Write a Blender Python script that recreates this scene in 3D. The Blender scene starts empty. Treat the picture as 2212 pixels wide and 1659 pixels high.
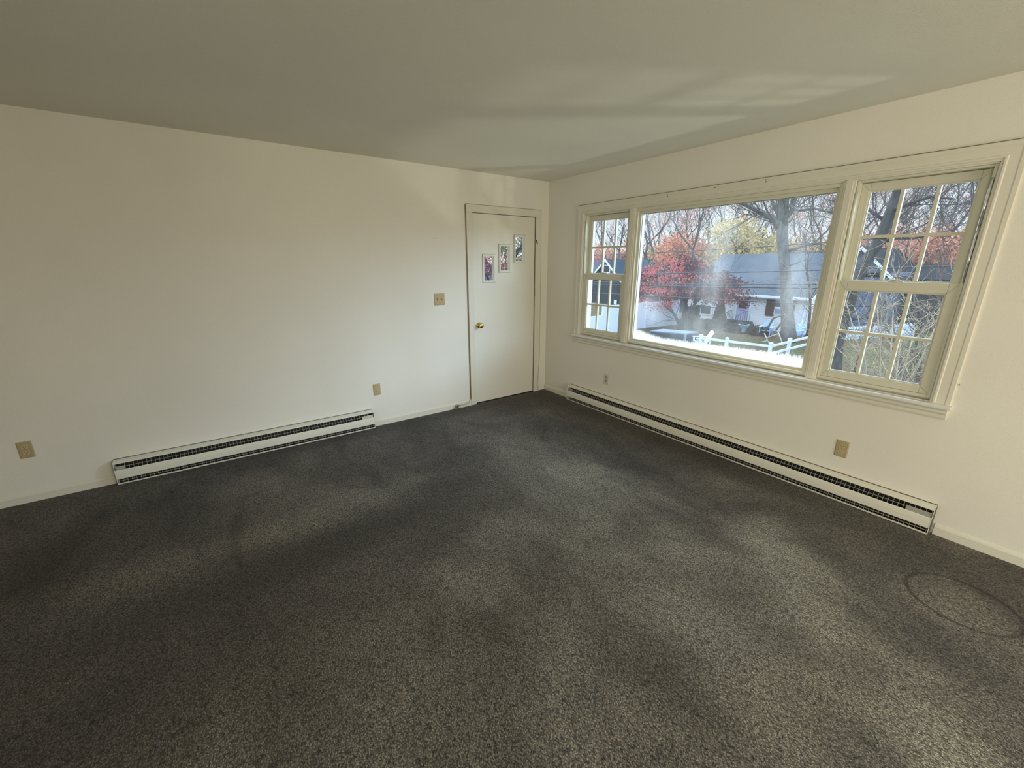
import bpy, math, random
import numpy as np
from mathutils import Vector, Matrix

# ------------------------------------------------------------------ scene, camera, light
S = bpy.context.scene
COL = S.collection
S.view_settings.view_transform = 'Standard'
S.view_settings.look = 'None'
S.view_settings.gamma = 1.0
S.view_settings.use_curve_mapping = False
S.view_settings.exposure = 0.0
S.cycles.max_bounces = 10
S.cycles.diffuse_bounces = 6
S.cycles.transparent_max_bounces = 24
S.cycles.caustics_reflective = False
S.cycles.caustics_refractive = False
S.cycles.sample_clamp_indirect = 6.0

PI = math.pi
YAW, PITCH, FPX = 35.422, -16.301, 896.33
EYE = Vector((-3.2894, -3.9056, 1.5533))
cd = bpy.data.cameras.new('camera')
cam = bpy.data.objects.new('camera', cd)
COL.objects.link(cam)
cd.sensor_fit = 'HORIZONTAL'
cd.sensor_width = 36.0
cd.lens = FPX / 2212 * 36.0
cd.clip_start = 0.05
cd.clip_end = 600
cam.location = EYE
cam.rotation_euler = (math.radians(90 + PITCH), 0, math.radians(-YAW))
S.camera = cam

# sky: pale near the horizon, bright hazy higher up
w = bpy.data.worlds.new('sky')
S.world = w
w.use_nodes = True
nt = w.node_tree
nt.nodes.clear()
tc = nt.nodes.new('ShaderNodeTexCoord')
sep = nt.nodes.new('ShaderNodeSeparateXYZ')
nt.links.new(tc.outputs['Generated'], sep.inputs[0])
cr = nt.nodes.new('ShaderNodeValToRGB')
cr.color_ramp.elements[0].position = 0.0
cr.color_ramp.elements[0].color = (0.88, 0.93, 0.97, 1)
cr.color_ramp.elements[1].position = 0.35
cr.color_ramp.elements[1].color = (0.58, 0.77, 1.0, 1)
nt.links.new(sep.outputs[2], cr.inputs[0])
st = nt.nodes.new('ShaderNodeMapRange')
st.inputs[1].default_value = 0.12
st.inputs[2].default_value = 0.5
st.inputs[3].default_value = 1.05
st.inputs[4].default_value = 5.0
nt.links.new(sep.outputs[2], st.inputs[0])
bg = nt.nodes.new('ShaderNodeBackground')
nt.links.new(cr.outputs[0], bg.inputs[0])
nt.links.new(st.outputs[0], bg.inputs[1])
wo = nt.nodes.new('ShaderNodeOutputWorld')
nt.links.new(bg.outputs[0], wo.inputs[0])


def light(name, kind, loc, aim, energy, color, **kw):
    d = bpy.data.lights.new(name, kind)
    d.energy = energy
    d.color = color
    for k, v in kw.items():
        setattr(d, k, v)
    o = bpy.data.objects.new(name, d)
    COL.objects.link(o)
    o.location = loc
    o.rotation_euler = (Vector(aim) - Vector(loc)).to_track_quat('-Z', 'Y').to_euler()
    return o


# low autumn sun, almost parallel to the window wall
SUN = Vector((0.10, 0.90, 0.48))
light('sun', 'SUN', SUN * 50, (0, 0, 0), 5.0, (1.0, 0.88, 0.70), angle=0.01)
# unseen fill lamps added in the openings behind and beside the camera
light('rear_fill', 'AREA', (-1.75, -7.02, 1.15), (-1.75, 0, 1.1), 85, (1.0, 0.88, 0.63),
      shape='RECTANGLE', size=2.3, size_y=1.9)
light('side_fill', 'AREA', (-6.12, -5.2, 1.5), (0, -4.3, 1.3), 32, (1.0, 0.90, 0.66),
      shape='RECTANGLE', size=1.5, size_y=1.2, spread=math.radians(112))
# unseen fill lamp added outside, shining obliquely through the triple window
light('window_fill', 'AREA', (5.2, -7.2, 3.7), (-1.2, -.9, 0.9), 820, (0.58, 0.78, 1.0),
      shape='RECTANGLE', size=5.0, size_y=3.0)
# low sun thrown up from the parked windscreen below the window
light('windscreen_glint', 'SPOT', (4.9, -6.5, -2.9), (0.0, -1.6, 1.6), 560, (1.0, 0.95, 0.82),
      spot_size=math.radians(34), spot_blend=0.8, shadow_soft_size=0.26)


# ------------------------------------------------------------------ materials
def mat(name, col, rough=0.6, metal=0.0, spec=0.5):
    m = bpy.data.materials.new(name)
    m.use_nodes = True
    b = m.node_tree.nodes['Principled BSDF']
    b.inputs['Base Color'].default_value = (*col, 1)
    b.inputs['Roughness'].default_value = rough
    b.inputs['Metallic'].default_value = metal
    b.inputs['Specular IOR Level'].default_value = spec
    return m


def N(m, t, **kw):
    n = m.node_tree.nodes.new(t)
    for k, v in kw.items():
        if isinstance(k, str) and hasattr(n, k):
            setattr(n, k, v)
    return n


def L(m, a, b):
    m.node_tree.links.new(a, b)


def coords(m, scale=(1, 1, 1), rot=(0, 0, 0)):
    t = N(m, 'ShaderNodeTexCoord')
    mp = N(m, 'ShaderNodeMapping')
    mp.inputs['Scale'].default_value = scale
    mp.inputs['Rotation'].default_value = rot
    L(m, t.outputs['Object'], mp.inputs[0])
    return mp.outputs[0]


def noise(m, vec, scale, detail=3, rough=0.5, dist=0.0):
    n = N(m, 'ShaderNodeTexNoise')
    n.inputs['Scale'].default_value = scale
    n.inputs['Detail'].default_value = detail
    n.inputs['Roughness'].default_value = rough
    n.inputs['Distortion'].default_value = dist
    if vec is not None:
        L(m, vec, n.inputs['Vector'])
    return n.outputs['Fac']


def ramp(m, fac, stops):
    r = N(m, 'ShaderNodeValToRGB')
    e = r.color_ramp.elements
    while len(e) < len(stops):
        e.new(0.5)
    for i, (p, c) in enumerate(stops):
        e[i].position = p
        e[i].color = (*c, 1) if len(c) == 3 else c
    L(m, fac, r.inputs[0])
    return r.outputs[0]


def mathn(m, op, a, b=None, clamp=False):
    n = N(m, 'ShaderNodeMath')
    n.operation = op
    n.use_clamp = clamp
    for i, x in enumerate((a, b)):
        if x is None:
            continue
        if isinstance(x, (int, float)):
            n.inputs[i].default_value = x
        else:
            L(m, x, n.inputs[i])
    return n.outputs[0]


def mrange(m, v, a, b, c=0.0, d=1.0, smooth=False):
    n = N(m, 'ShaderNodeMapRange')
    if smooth:
        n.interpolation_type = 'SMOOTHSTEP'
    for i, x in enumerate((a, b, c, d)):
        n.inputs[i + 1].default_value = x
    L(m, v, n.inputs[0])
    return n.outputs[0]


def mixc(m, fac, a, b, mode='MIX'):
    n = N(m, 'ShaderNodeMix')
    n.data_type = 'RGBA'
    n.blend_type = mode
    for i, x in ((0, fac), (6, a), (7, b)):
        if isinstance(x, (int, float)):
            n.inputs[i].default_value = x
        elif isinstance(x, tuple):
            n.inputs[i].default_value = (*x, 1)
        else:
            L(m, x, n.inputs[i])
    return n.outputs[2]


def bump(m, h, strength, dist):
    b = N(m, 'ShaderNodeBump')
    b.inputs['Strength'].default_value = strength
    b.inputs['Distance'].default_value = dist
    L(m, h, b.inputs['Height'])
    L(m, b.outputs[0], m.node_tree.nodes['Principled BSDF'].inputs['Normal'])


def P(m):
    return m.node_tree.nodes['Principled BSDF']


def painted(name, col, rough=0.6, grain=0.03, bs=0.25, var=0.03, scale=220, spec=0.4):
    m = mat(name, col, rough, spec=spec)
    v = coords(m)
    a = noise(m, v, scale, 2)
    b = noise(m, v, 1.3, 3)
    k = mathn(m, 'ADD', mrange(m, a, 0.3, 0.7, -grain, grain), mrange(m, b, 0.3, 0.7, -var, var))
    c = mixc(m, mrange(m, k, -0.1, 0.1, 0, 1), tuple(x * 0.90 for x in col), tuple(min(1, x * 1.10) for x in col))
    L(m, c, P(m).inputs['Base Color'])
    if bs:
        bump(m, a, bs, 0.002)
    return m


WALL = painted('wall_paint', (0.765, 0.742, 0.685), 0.75, 0.035, 0.35)
CEIL = painted('ceiling_paint', (0.75, 0.745, 0.67), 0.85, 0.03, 0.3)
TRIM = painted('trim_paint', (0.70, 0.68, 0.60), 0.42, 0.01, 0.08, 0.02, 60)
DOORP = painted('door_paint', (0.73, 0.715, 0.64), 0.5, 0.02, 0.12, 0.03, 120)
VINYL = painted('window_vinyl', (0.64, 0.63, 0.53), 0.38, 0.01, 0.0, 0.02, 60)
TRACK_LIT = mat('sunlit_track', (0.95, 0.95, 0.97), 0.14, 0.9)  # bright mirror-like copy standing in for sunlight on the right jamb track
GRILL = mat('grey_beige_grille', (0.42, 0.40, 0.35), 0.5)  # grey-beige, darker than the heater enamel
GLOSS = mat('gloss_white_sill', (0.74, 0.75, 0.72), 0.22)
GLOSS.node_tree.nodes['Principled BSDF'].inputs['Coat Weight'].default_value = 0.6
ENAMEL = painted('heater_enamel', (0.74, 0.73, 0.65), 0.35, 0.01, 0.05, 0.04, 40)
DARK = mat('dark_interior', (0.015, 0.014, 0.013), 0.8)
DARKM = mat('dark_fin', (0.03, 0.03, 0.028), 0.5, 0.6)
GALV = mat('dull_steel', (0.35, 0.34, 0.32), 0.45, 0.8)
TAN = painted('tan_plastic', (0.44, 0.35, 0.20), 0.4, 0.02, 0.0, 0.04, 90)
TANL = mat('light_tan_plastic', (0.52, 0.44, 0.28), 0.35)
CREAM = mat('cream_plastic', (0.66, 0.60, 0.50), 0.4)
CREAMD = mat('grey_cream_plastic', (0.40, 0.36, 0.30), 0.4)
SLOT = mat('slot_dark', (0.02, 0.015, 0.01), 0.8)
BRASS = mat('polished_brass', (0.85, 0.62, 0.25), 0.12, 1.0)
HINGE = mat('painted_hinge', (0.35, 0.32, 0.22), 0.5, 0.2)
BLACK = mat('black_rubber', (0.01, 0.01, 0.01), 0.6)
WIRE = mat('tan_wire', (0.30, 0.25, 0.16), 0.6)
GAP = mat('gap_shadow_board', (0.10, 0.09, 0.06), 0.9)


def make_carpet():
    m = mat('charcoal_carpet', (0.06, 0.055, 0.05), 0.95, spec=0.1)
    v = coords(m)
    vs = coords(m, (1.0, 0.65, 1), (0, 0, math.radians(-32)))
    fine = noise(m, vs, 300, 2, 0.6)
    mid = noise(m, v, 42, 4, 0.65)
    vor = N(m, 'ShaderNodeTexVoronoi')
    vor.inputs['Scale'].default_value = 160
    L(m, vs, vor.inputs['Vector'])
    nap = noise(m, coords(m, (1.0, 0.5, 1), (0, 0, math.radians(-25))), 1.6, 5, 0.62, 0.6)
    nap2 = noise(m, coords(m, (0.55, 1.5, 1), (0, 0, math.radians(18))), 1.1, 4, 0.6, 0.4)
    base = ramp(m, nap, [(0.32, (0.078, 0.069, 0.060)), (0.50, (0.158, 0.143, 0.124)), (0.68, (0.245, 0.225, 0.192))])
    base = mixc(m, mrange(m, nap2, 0.35, 0.7, 0, 1), mixc(m, 1.0, base, (0.80, 0.80, 0.84), 'MULTIPLY'),
                mixc(m, 1.0, base, (1.30, 1.28, 1.22), 'MULTIPLY'))
    # pile tones: paler brushed patches, darker trodden stripes, darker along heater, wall and corner
    geo = N(m, 'ShaderNodeNewGeometry')
    sp = N(m, 'ShaderNodeSeparateXYZ')
    L(m, geo.outputs['Position'], sp.inputs[0])

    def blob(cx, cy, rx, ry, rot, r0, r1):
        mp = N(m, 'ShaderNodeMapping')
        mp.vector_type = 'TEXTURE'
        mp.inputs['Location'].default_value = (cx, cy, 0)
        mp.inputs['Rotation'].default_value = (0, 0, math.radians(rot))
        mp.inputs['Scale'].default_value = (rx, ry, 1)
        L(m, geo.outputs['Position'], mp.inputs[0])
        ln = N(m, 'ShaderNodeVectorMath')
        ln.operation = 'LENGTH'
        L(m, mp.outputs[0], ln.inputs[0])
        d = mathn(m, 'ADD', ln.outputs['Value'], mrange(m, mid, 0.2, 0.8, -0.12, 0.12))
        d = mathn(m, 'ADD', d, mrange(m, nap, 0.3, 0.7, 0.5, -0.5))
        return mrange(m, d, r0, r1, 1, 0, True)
    for (cx, cy, rx, ry, rot, amt) in PILE_TONES:
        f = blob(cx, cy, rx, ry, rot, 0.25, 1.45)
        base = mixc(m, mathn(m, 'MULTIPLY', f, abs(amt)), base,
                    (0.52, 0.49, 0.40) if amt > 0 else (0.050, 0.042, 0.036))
    # pressed oval ring left by a heavy pot, and small dark burns
    ring = None
    mp = N(m, 'ShaderNodeMapping')
    mp.vector_type = 'TEXTURE'
    mp.inputs['Location'].default_value = (-0.612, -3.838, 0)
    mp.inputs['Scale'].default_value = (0.188, 0.196, 1)
    L(m, geo.outputs['Position'], mp.inputs[0])
    ln = N(m, 'ShaderNodeVectorMath')
    ln.operation = 'LENGTH'
    L(m, mp.outputs[0], ln.inputs[0])
    d = mathn(m, 'ABSOLUTE', mathn(m, 'SUBTRACT', mathn(m, 'ADD', ln.outputs['Value'], mrange(m, mid, 0.2, 0.8, -0.035, 0.035)), 1.0))
    ring = mrange(m, d, 0.018, 0.075, 0.72, 0, True)
    ring = mathn(m, 'MULTIPLY', ring, mrange(m, noise(m, v, 9, 2), 0.3, 0.6, 0.6, 1.0))
    base = mixc(m, ring, base, (0.020, 0.010, 0.006))
    for (cx, cy, r) in BURNS:
        mp = N(m, 'ShaderNodeMapping')
        mp.vector_type = 'TEXTURE'
        mp.inputs['Location'].default_value = (cx, cy, 0)
        mp.inputs['Rotation'].default_value = (0, 0, cx * 7)
        mp.inputs['Scale'].default_value = (r, r * 0.45, 1)
        L(m, geo.outputs['Position'], mp.inputs[0])
        ln = N(m, 'ShaderNodeVectorMath')
        ln.operation = 'LENGTH'
        L(m, mp.outputs[0], ln.inputs[0])
        dd = mathn(m, 'ADD', ln.outputs['Value'], mrange(m, fine, 0.2, 0.8, -0.4, 0.4))
        base = mixc(m, mrange(m, dd, 0.6, 1.1, 0.8, 0), base, (0.010, 0.008, 0.007))
    g = mathn(m, 'ADD', mathn(m, 'MULTIPLY', fine, 0.85), mathn(m, 'MULTIPLY', mid, 0.15))
    g = mathn(m, 'SUBTRACT', g, mathn(m, 'MULTIPLY', vor.outputs['Distance'], 0.35))
    gr = ramp(m, g, [(0.16, (0.15, 0.15, 0.15)), (0.38, (0.90, 0.90, 0.90)), (0.56, (2.5, 2.45, 2.35))])
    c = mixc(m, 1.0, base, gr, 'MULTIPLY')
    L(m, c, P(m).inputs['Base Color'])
    P(m).inputs['Sheen Weight'].default_value = 0.15
    bump(m, g, 1.0, 0.012)
    return m


PILE_TONES = [(-3.0, -1.30, 0.8, 0.14, 3, 0.16), (-3.0, -1.68, 0.95, 0.17, 3, -0.62), (-3.75, -2.0, 0.8, 0.5, 10, -0.5), (-4.3, -0.9, 0.7, 0.35, 5, -0.35),
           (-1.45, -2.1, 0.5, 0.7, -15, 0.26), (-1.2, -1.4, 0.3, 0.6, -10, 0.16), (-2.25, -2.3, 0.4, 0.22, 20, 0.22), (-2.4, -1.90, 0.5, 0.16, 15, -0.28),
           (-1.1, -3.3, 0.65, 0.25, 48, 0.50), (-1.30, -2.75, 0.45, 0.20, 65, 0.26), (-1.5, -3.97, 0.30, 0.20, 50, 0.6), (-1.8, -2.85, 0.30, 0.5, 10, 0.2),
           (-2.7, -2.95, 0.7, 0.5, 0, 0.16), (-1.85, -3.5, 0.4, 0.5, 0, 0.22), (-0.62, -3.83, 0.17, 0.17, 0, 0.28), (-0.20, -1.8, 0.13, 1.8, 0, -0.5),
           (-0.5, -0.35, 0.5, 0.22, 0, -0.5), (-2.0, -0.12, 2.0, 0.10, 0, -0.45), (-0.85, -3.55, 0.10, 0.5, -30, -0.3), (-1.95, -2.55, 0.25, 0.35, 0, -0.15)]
BURNS = [(-1.95, -0.62, 0.022), (-1.62, -0.48, 0.014), (-1.90, -0.80, 0.016), (-1.52, -0.68, 0.018), (-3.74, -0.40, 0.028),
         (-2.2, -1.12, 0.018), (-2.22, -0.28, 0.016), (-1.48, -0.72, 0.012), (-1.55, -0.30, 0.012), (-1.62, -2.34, 0.014),
         (-1.42, -0.60, 0.016)]
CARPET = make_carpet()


def make_glass(name, haze=0.03, picture=False):
    m = bpy.data.materials.new(name)
    m.use_nodes = True
    nt = m.node_tree
    nt.nodes.clear()
    out = N(m, 'ShaderNodeOutputMaterial')
    tr = N(m, 'ShaderNodeBsdfTransparent')
    tr.inputs[0].default_value = (0.97, 0.985, 0.98, 1)
    gl = N(m, 'ShaderNodeBsdfGlossy')
    gl.inputs['Roughness'].default_value = 0.03
    lw = N(m, 'ShaderNodeLayerWeight')
    lw.inputs['Blend'].default_value = 0.12
    mx = N(m, 'ShaderNodeMixShader')
    L(m, mathn(m, 'MULTIPLY', lw.outputs['Fresnel'], 0.35), mx.inputs[0])
    L(m, tr.outputs[0], mx.inputs[1])
    L(m, gl.outputs[0], mx.inputs[2])
    tl = N(m, 'ShaderNodeBsdfTranslucent')
    tl.inputs[0].default_value = (1.0, 0.96, 0.88, 1)
    df = N(m, 'ShaderNodeBsdfDiffuse')
    df.inputs[0].default_value = (0.9, 0.9, 0.9, 1)
    hz = N(m, 'ShaderNodeMixShader')
    hz.inputs[0].default_value = 0.25
    L(m, tl.outputs[0], hz.inputs[1])
    L(m, df.outputs[0], hz.inputs[2])
    fin = N(m, 'ShaderNodeMixShader')
    if picture:
        geo = N(m, 'ShaderNodeNewGeometry')
        sp = N(m, 'ShaderNodeSeparateXYZ')
        L(m, geo.outputs['Position'], sp.inputs[0])
        y, z = sp.outputs[1], sp.outputs[2]
        mpv = N(m, 'ShaderNodeMapping')
        mpv.inputs['Scale'].default_value = (1, 1.0, 0.28)
        L(m, geo.outputs['Position'], mpv.inputs[0])
        streak = noise(m, mpv.outputs[0], 14, 3, 0.6)
        blobs = noise(m, geo.outputs['Position'], 2.6, 3, 0.55)
        spk = N(m, 'ShaderNodeMapping')
        spk.inputs['Scale'].default_value = (1, 1.0, 0.3)
        L(m, geo.outputs['Position'], spk.inputs[0])
        edge = noise(m, spk.outputs[0], 130, 4, 0.8)
        # condensation fog along the foot of the pane, deeper to the right, with a feathery top
        top = mathn(m, 'ADD', mrange(m, y, -1.3, -2.75, 0.022, 0.060), mrange(m, edge, 0.3, 0.7, -0.022, 0.022))
        top = mathn(m, 'ADD', top, mrange(m, y, -1.3, -1.6, 0.05, 0.0))
        hgt = mathn(m, 'SUBTRACT', z, 0.833)
        f = mathn(m, 'DIVIDE', mathn(m, 'SUBTRACT', hgt, top), 0.035)
        fog = mrange(m, f, -0.8, 1.1, 0.85, 0.0, True)
        # wiped smears in the middle of the pane
        h = mathn(m, 'MULTIPLY', mrange(m, blobs, 0.40, 0.72, 0.0, 1.0), mrange(m, streak, 0.3, 0.75, 0.35, 1.0))
        h = mathn(m, 'MULTIPLY', h, 0.075)

        def smear(cy, cz, ry, rz, a):
            mp = N(m, 'ShaderNodeMapping')
            mp.vector_type = 'TEXTURE'
            mp.inputs['Location'].default_value = (0.05, cy, cz)
            mp.inputs['Scale'].default_value = (1, ry, rz)
            L(m, geo.outputs['Position'], mp.inputs[0])
            ln = N(m, 'ShaderNodeVectorMath')
            ln.operation = 'LENGTH'
            L(m, mp.outputs[0], ln.inputs[0])
            k = mrange(m, ln.outputs['Value'], 0.2, 1.3, 1, 0, True)
            return mathn(m, 'MULTIPLY', mathn(m, 'MULTIPLY', k, a), mrange(m, streak, 0.3, 0.7, 0.5, 1.1))
        for sm in ((-2.02, 1.62, 0.15, 0.42, 0.10), (-1.45, 1.12, 0.16, 0.14, 0.12), (-2.05, 1.02, 0.25, 0.12, 0.06),
                   (-2.62, 1.35, 0.10, 0.35, 0.11), (-1.75, 1.05, 0.3, 0.15, 0.08)):
            h = mathn(m, 'ADD', h, smear(*sm))
        h = mathn(m, 'ADD', h, haze)
        tot = mathn(m, 'MAXIMUM', fog, h, True)
        L(m, tot, fin.inputs[0])
    else:
        fin.inputs[0].default_value = haze
    L(m, mx.outputs[0], fin.inputs[1])
    L(m, hz.outputs[0], fin.inputs[2])
    L(m, fin.outputs[0], out.inputs[0])
    return m


GLASS = make_glass('clear_glass', 0.02)
GLASSP = make_glass('fogged_glass', 0.02, True)
# ------------------------------------------------------------------ mesh helpers


class MB:
    def __init__(s):
        s.v, s.f, s.sm = [], [], []

    def add(s, vs, fs, smooth=False):
        b = len(s.v)
        s.v.extend([tuple(p) for p in vs])
        s.f.extend([tuple(b + i for i in f) for f in fs])
        s.sm.extend([smooth] * len(fs))
        return s

    def box(s, x0, x1, y0, y1, z0, z1):
        x0, x1 = min(x0, x1), max(x0, x1)
        y0, y1 = min(y0, y1), max(y0, y1)
        z0, z1 = min(z0, z1), max(z0, z1)
        vs = [(x, y, z) for z in (z0, z1) for y in (y0, y1) for x in (x0, x1)]
        return s.add(vs, [(0, 2, 3, 1), (4, 5, 7, 6), (0, 1, 5, 4), (2, 6, 7, 3), (0, 4, 6, 2), (1, 3, 7, 5)])

    def prism(s, prof, axis, a, b, smooth=False):
        """prof: closed list of 2-D points in the two other axes (in xyz order), swept from a to b along axis."""
        n = len(prof)
        vs = []
        for t in (a, b):
            for (p, q) in prof:
                vs.append((t, p, q) if axis == 'x' else (p, t, q) if axis == 'y' else (p, q, t))
        fs = [(i, (i + 1) % n, n + (i + 1) % n, n + i) for i in range(n)]
        return s.add(vs, fs + [tuple(range(n))[::-1], tuple(range(n, 2 * n))], smooth)

    def tube(s, pts, rad, n=6, cap=True):
        pts = [Vector(p) for p in pts]
        if not isinstance(rad, (list, tuple)):
            rad = [rad] * len(pts)
        vs = []
        ref = None
        for i, p in enumerate(pts):
            d = (pts[min(i + 1, len(pts) - 1)] - pts[max(i - 1, 0)]).normalized()
            if ref is None:
                ref = d.orthogonal().normalized()
            u = (ref - d * ref.dot(d))
            u = u.normalized() if u.length > 1e-4 else d.orthogonal().normalized()
            ref = u
            q = d.cross(u)
            for k in range(n):
                a = 2 * PI * k / n
                vs.append(p + (u * math.cos(a) + q * math.sin(a)) * rad[i])
        fs = []
        for i in range(len(pts) - 1):
            for k in range(n):
                k2 = (k + 1) % n
                fs.append((i * n + k, i * n + k2, (i + 1) * n + k2, (i + 1) * n + k))
        if cap:
            fs.append(tuple(range(n))[::-1])
            fs.append(tuple((len(pts) - 1) * n + k for k in range(n)))
        return s.add(vs, fs, True)

    def lathe(s, prof, c, axis, n=24):
        """prof: (radius, t) along axis vector from c."""
        d = Vector(axis).normalized()
        u = d.orthogonal().normalized()
        q = d.cross(u)
        c = Vector(c)
        vs = []
        for (r, t) in prof:
            for k in range(n):
                a = 2 * PI * k / n
                vs.append(c + d * t + (u * math.cos(a) + q * math.sin(a)) * r)
        fs = []
        for i in range(len(prof) - 1):
            for k in range(n):
                k2 = (k + 1) % n
                fs.append((i * n + k, i * n + k2, (i + 1) * n + k2, (i + 1) * n + k))
        fs.append(tuple(range(n))[::-1])
        fs.append(tuple((len(prof) - 1) * n + k for k in range(n)))
        return s.add(vs, fs, True)

    def build(s, name, m, parent=None, bevel=0, loc=None):
        me = bpy.data.meshes.new(name)
        me.from_pydata([tuple(p) for p in s.v], [], s.f)
        me.polygons.foreach_set('use_smooth', s.sm)
        me.materials.append(m)
        me.update()
        o = bpy.data.objects.new(name, me)
        COL.objects.link(o)
        if loc is not None:
            me.transform(Matrix.Translation(-Vector(loc)))
            o.location = loc
        if parent is not None:
            o.parent = parent
            o.matrix_parent_inverse = Matrix.Translation(-parent.location)
        if bevel:
            b = o.modifiers.new('bevel', 'BEVEL')
            b.width = bevel
            b.segments = 2
            b.limit_method = 'ANGLE'
        return o


def tag(o, label=None, cat=None, group=None, kind=None):
    if label:
        o['label'] = label
    if cat:
        o['category'] = cat
    if group:
        o['group'] = group
    if kind:
        o['kind'] = kind
    return o


def empty(name, loc, label, cat, group=None, kind=None):
    o = bpy.data.objects.new(name, None)
    COL.objects.link(o)
    o.location = loc
    o.empty_display_size = 0.1
    return tag(o, label, cat, group, kind)


# ------------------------------------------------------------------ room shell
H = 2.4208
RX, RY = -6.2, -7.1
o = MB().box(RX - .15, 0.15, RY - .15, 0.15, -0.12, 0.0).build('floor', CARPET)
tag(o, 'dark charcoal carpet with brushed paler patches and an oval pressed ring', 'floor', kind='structure')
o = MB().box(RX - .15, 0.15, RY - .15, 0.15, H, H + 0.15).build('ceiling', CEIL)
tag(o, 'plain matt greyish white ceiling over the whole room', 'ceiling', kind='structure')

# window wall: x 0 .. 0.14, opening y -3.452 .. -0.58, z 0.79 .. 2.035
WY0, WY1, WZ0, WZ1 = -3.452, -0.582, 0.785, 2.036
T = 0.14
b = MB()
b.box(0, T, WY1, 0.14, 0, H).box(0, T, RY - .14, WY0, 0, H).box(0, T, WY0, WY1, 0, WZ0).box(0, T, WY0, WY1, WZ1, H)
tag(b.build('wall_right', WALL), 'cream white wall that holds the wide triple window', 'wall', kind='structure')
# door wall: y 0 .. 0.12
DL, DR, DT = -1.0113, -0.188, 2.04
b = MB()
b.box(RX - .14, DL - .004, 0, 0.12, 0, H).box(DR + .004, 0, 0, 0.12, 0, H).box(DL - .004, DR + .004, 0, 0.12, DT + .004, H)
tag(b.build('wall_left', WALL), 'long off white wall with the entry door at its right end', 'wall', kind='structure')
# walls behind the camera with their openings
b = MB()
b.box(RX - .14, -2.95, RY - .12, RY, 0, H).box(-0.55, 0, RY - .12, RY, 0, H).box(-2.95, -0.55, RY - .12, RY, 2.1, H)
tag(b.build('wall_back', WALL), 'off white wall behind the camera with a patio door opening', 'wall', kind='structure')
b = MB()
b.box(RX - .14, RX, -4.4, 0, 0, H).box(RX - .14, RX, RY, -6.0, 0, H).box(RX - .14, RX, -6.0, -4.4, 0, .85).box(RX - .14, RX, -6.0, -4.4, 2.1, H)
tag(b.build('wall_side', WALL), 'off white wall left of the camera with a small window opening', 'wall', kind='structure')


def base_prof(sgn):
    # (depth out of the wall, z)
    return [(0, 0), (sgn * .013, 0), (sgn * .013, .048), (sgn * .010, .058), (sgn * .004, .066), (0, .069)]


def baseboard(name, axis, a, b_, label):
    o = MB().prism(base_prof(-1), axis, a, b_).build(name, TRIM) if axis == 'y' else \
        MB().add([(x, d, z) for x in (a, b_) for (d, z) in base_prof(-1)],
                 [(i, (i + 1) % 6, 6 + (i + 1) % 6, 6 + i) for i in range(6)] + [tuple(range(6)), tuple(range(6, 12))]).build(name, TRIM)
    return tag(o, label, 'baseboard', kind='structure')


baseboard('baseboard_left', 'x', RX, -4.075, 'white baseboard on the long wall left of the short heater')
baseboard('baseboard_middle', 'x', -2.185, -1.084, 'white baseboard between the short heater and the door casing')
baseboard('baseboard_corner', 'y', -0.47, -0.0, 'short white baseboard under the window wall beside the room corner')
baseboard('baseboard_right', 'y', RY, -3.625, 'white baseboard right of the long heater')

# ------------------------------------------------------------------ window trim (casing, mullions, stool, apron)
trim = empty('trim_1', (0, -2.0, 0.77), 'cream moulded casing around the wide triple window', 'window trim', kind='structure')
# stepped casing profile: (out of wall, distance from the inner edge outwards)
CP = [(0, 0), (-.009, 0), (-.010, .007), (-.016, .012), (-.016, .020), (-.0125, .025), (-.0125, .060), (-.0150, .066), (-.0150, .083), (-.0115, .086), (0, .086)]


def casing_vert(y_in, sgn, z0, z1t):
    """vertical piece whose top is mitred; sgn=+1 grows to +y."""
    n = len(CP)
    vs = [(d, y_in + sgn * t, z0) for d, t in CP] + [(d, y_in + sgn * t, z1t + t) for d, t in CP]
    fs = [(i, (i + 1) % n, n + (i + 1) % n, n + i) for i in range(n)] + [tuple(range(n)), tuple(range(n, 2 * n))]
    return MB().add(vs, fs)


def casing_head(y0, y1, z):
    n = len(CP)
    vs = [(d, y0 - t, z + t) for d, t in CP] + [(d, y1 + t, z + t) for d, t in CP]
    fs = [(i, (i + 1) % n, n + (i + 1) % n, n + i) for i in range(n)] + [tuple(range(n)), tuple(range(n, 2 * n))]
    return MB().add(vs, fs)


casing_vert(WY1, 1, 0.783, WZ1).build('side_casing', TRIM, trim)
casing_vert(WY0, -1, 0.783, WZ1).build('side_casing', TRIM, trim)
casing_head(WY0, WY1, WZ1).build('head_casing', TRIM, trim)
M1 = (-1.237, -1.166)
M2 = (-2.874, -2.812)
for (a, c) in (M1, M2):
    MB().box(-.004, .045, a, c, WZ0, WZ1).box(-.010, -.004, a + .012, c - .012, WZ0, WZ1).build('mullion', TRIM, trim, .003)
MB().box(-.048, .04, WY0 - .097, WY1 + .112, .760, .783).build('window_stool', GLOSS, trim, .006)
MB().box(-.0125, 0, WY0 - .0865, WY1 + .0865, WZ1 + .086, WZ1 + .0885).build('head_gap_shadow', GAP, trim)  # dark strip paints the gap and drop shadow above the head casing
ap = [(0, .695), (-.010, .695), (-.014, .705), (-.014, .722), (-.022, .733), (-.022, .747), (-.030, .760), (0, .760)]
MB().prism(ap, 'y', WY0 - .082, WY1 + .095).build('apron', TRIM, trim)
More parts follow.
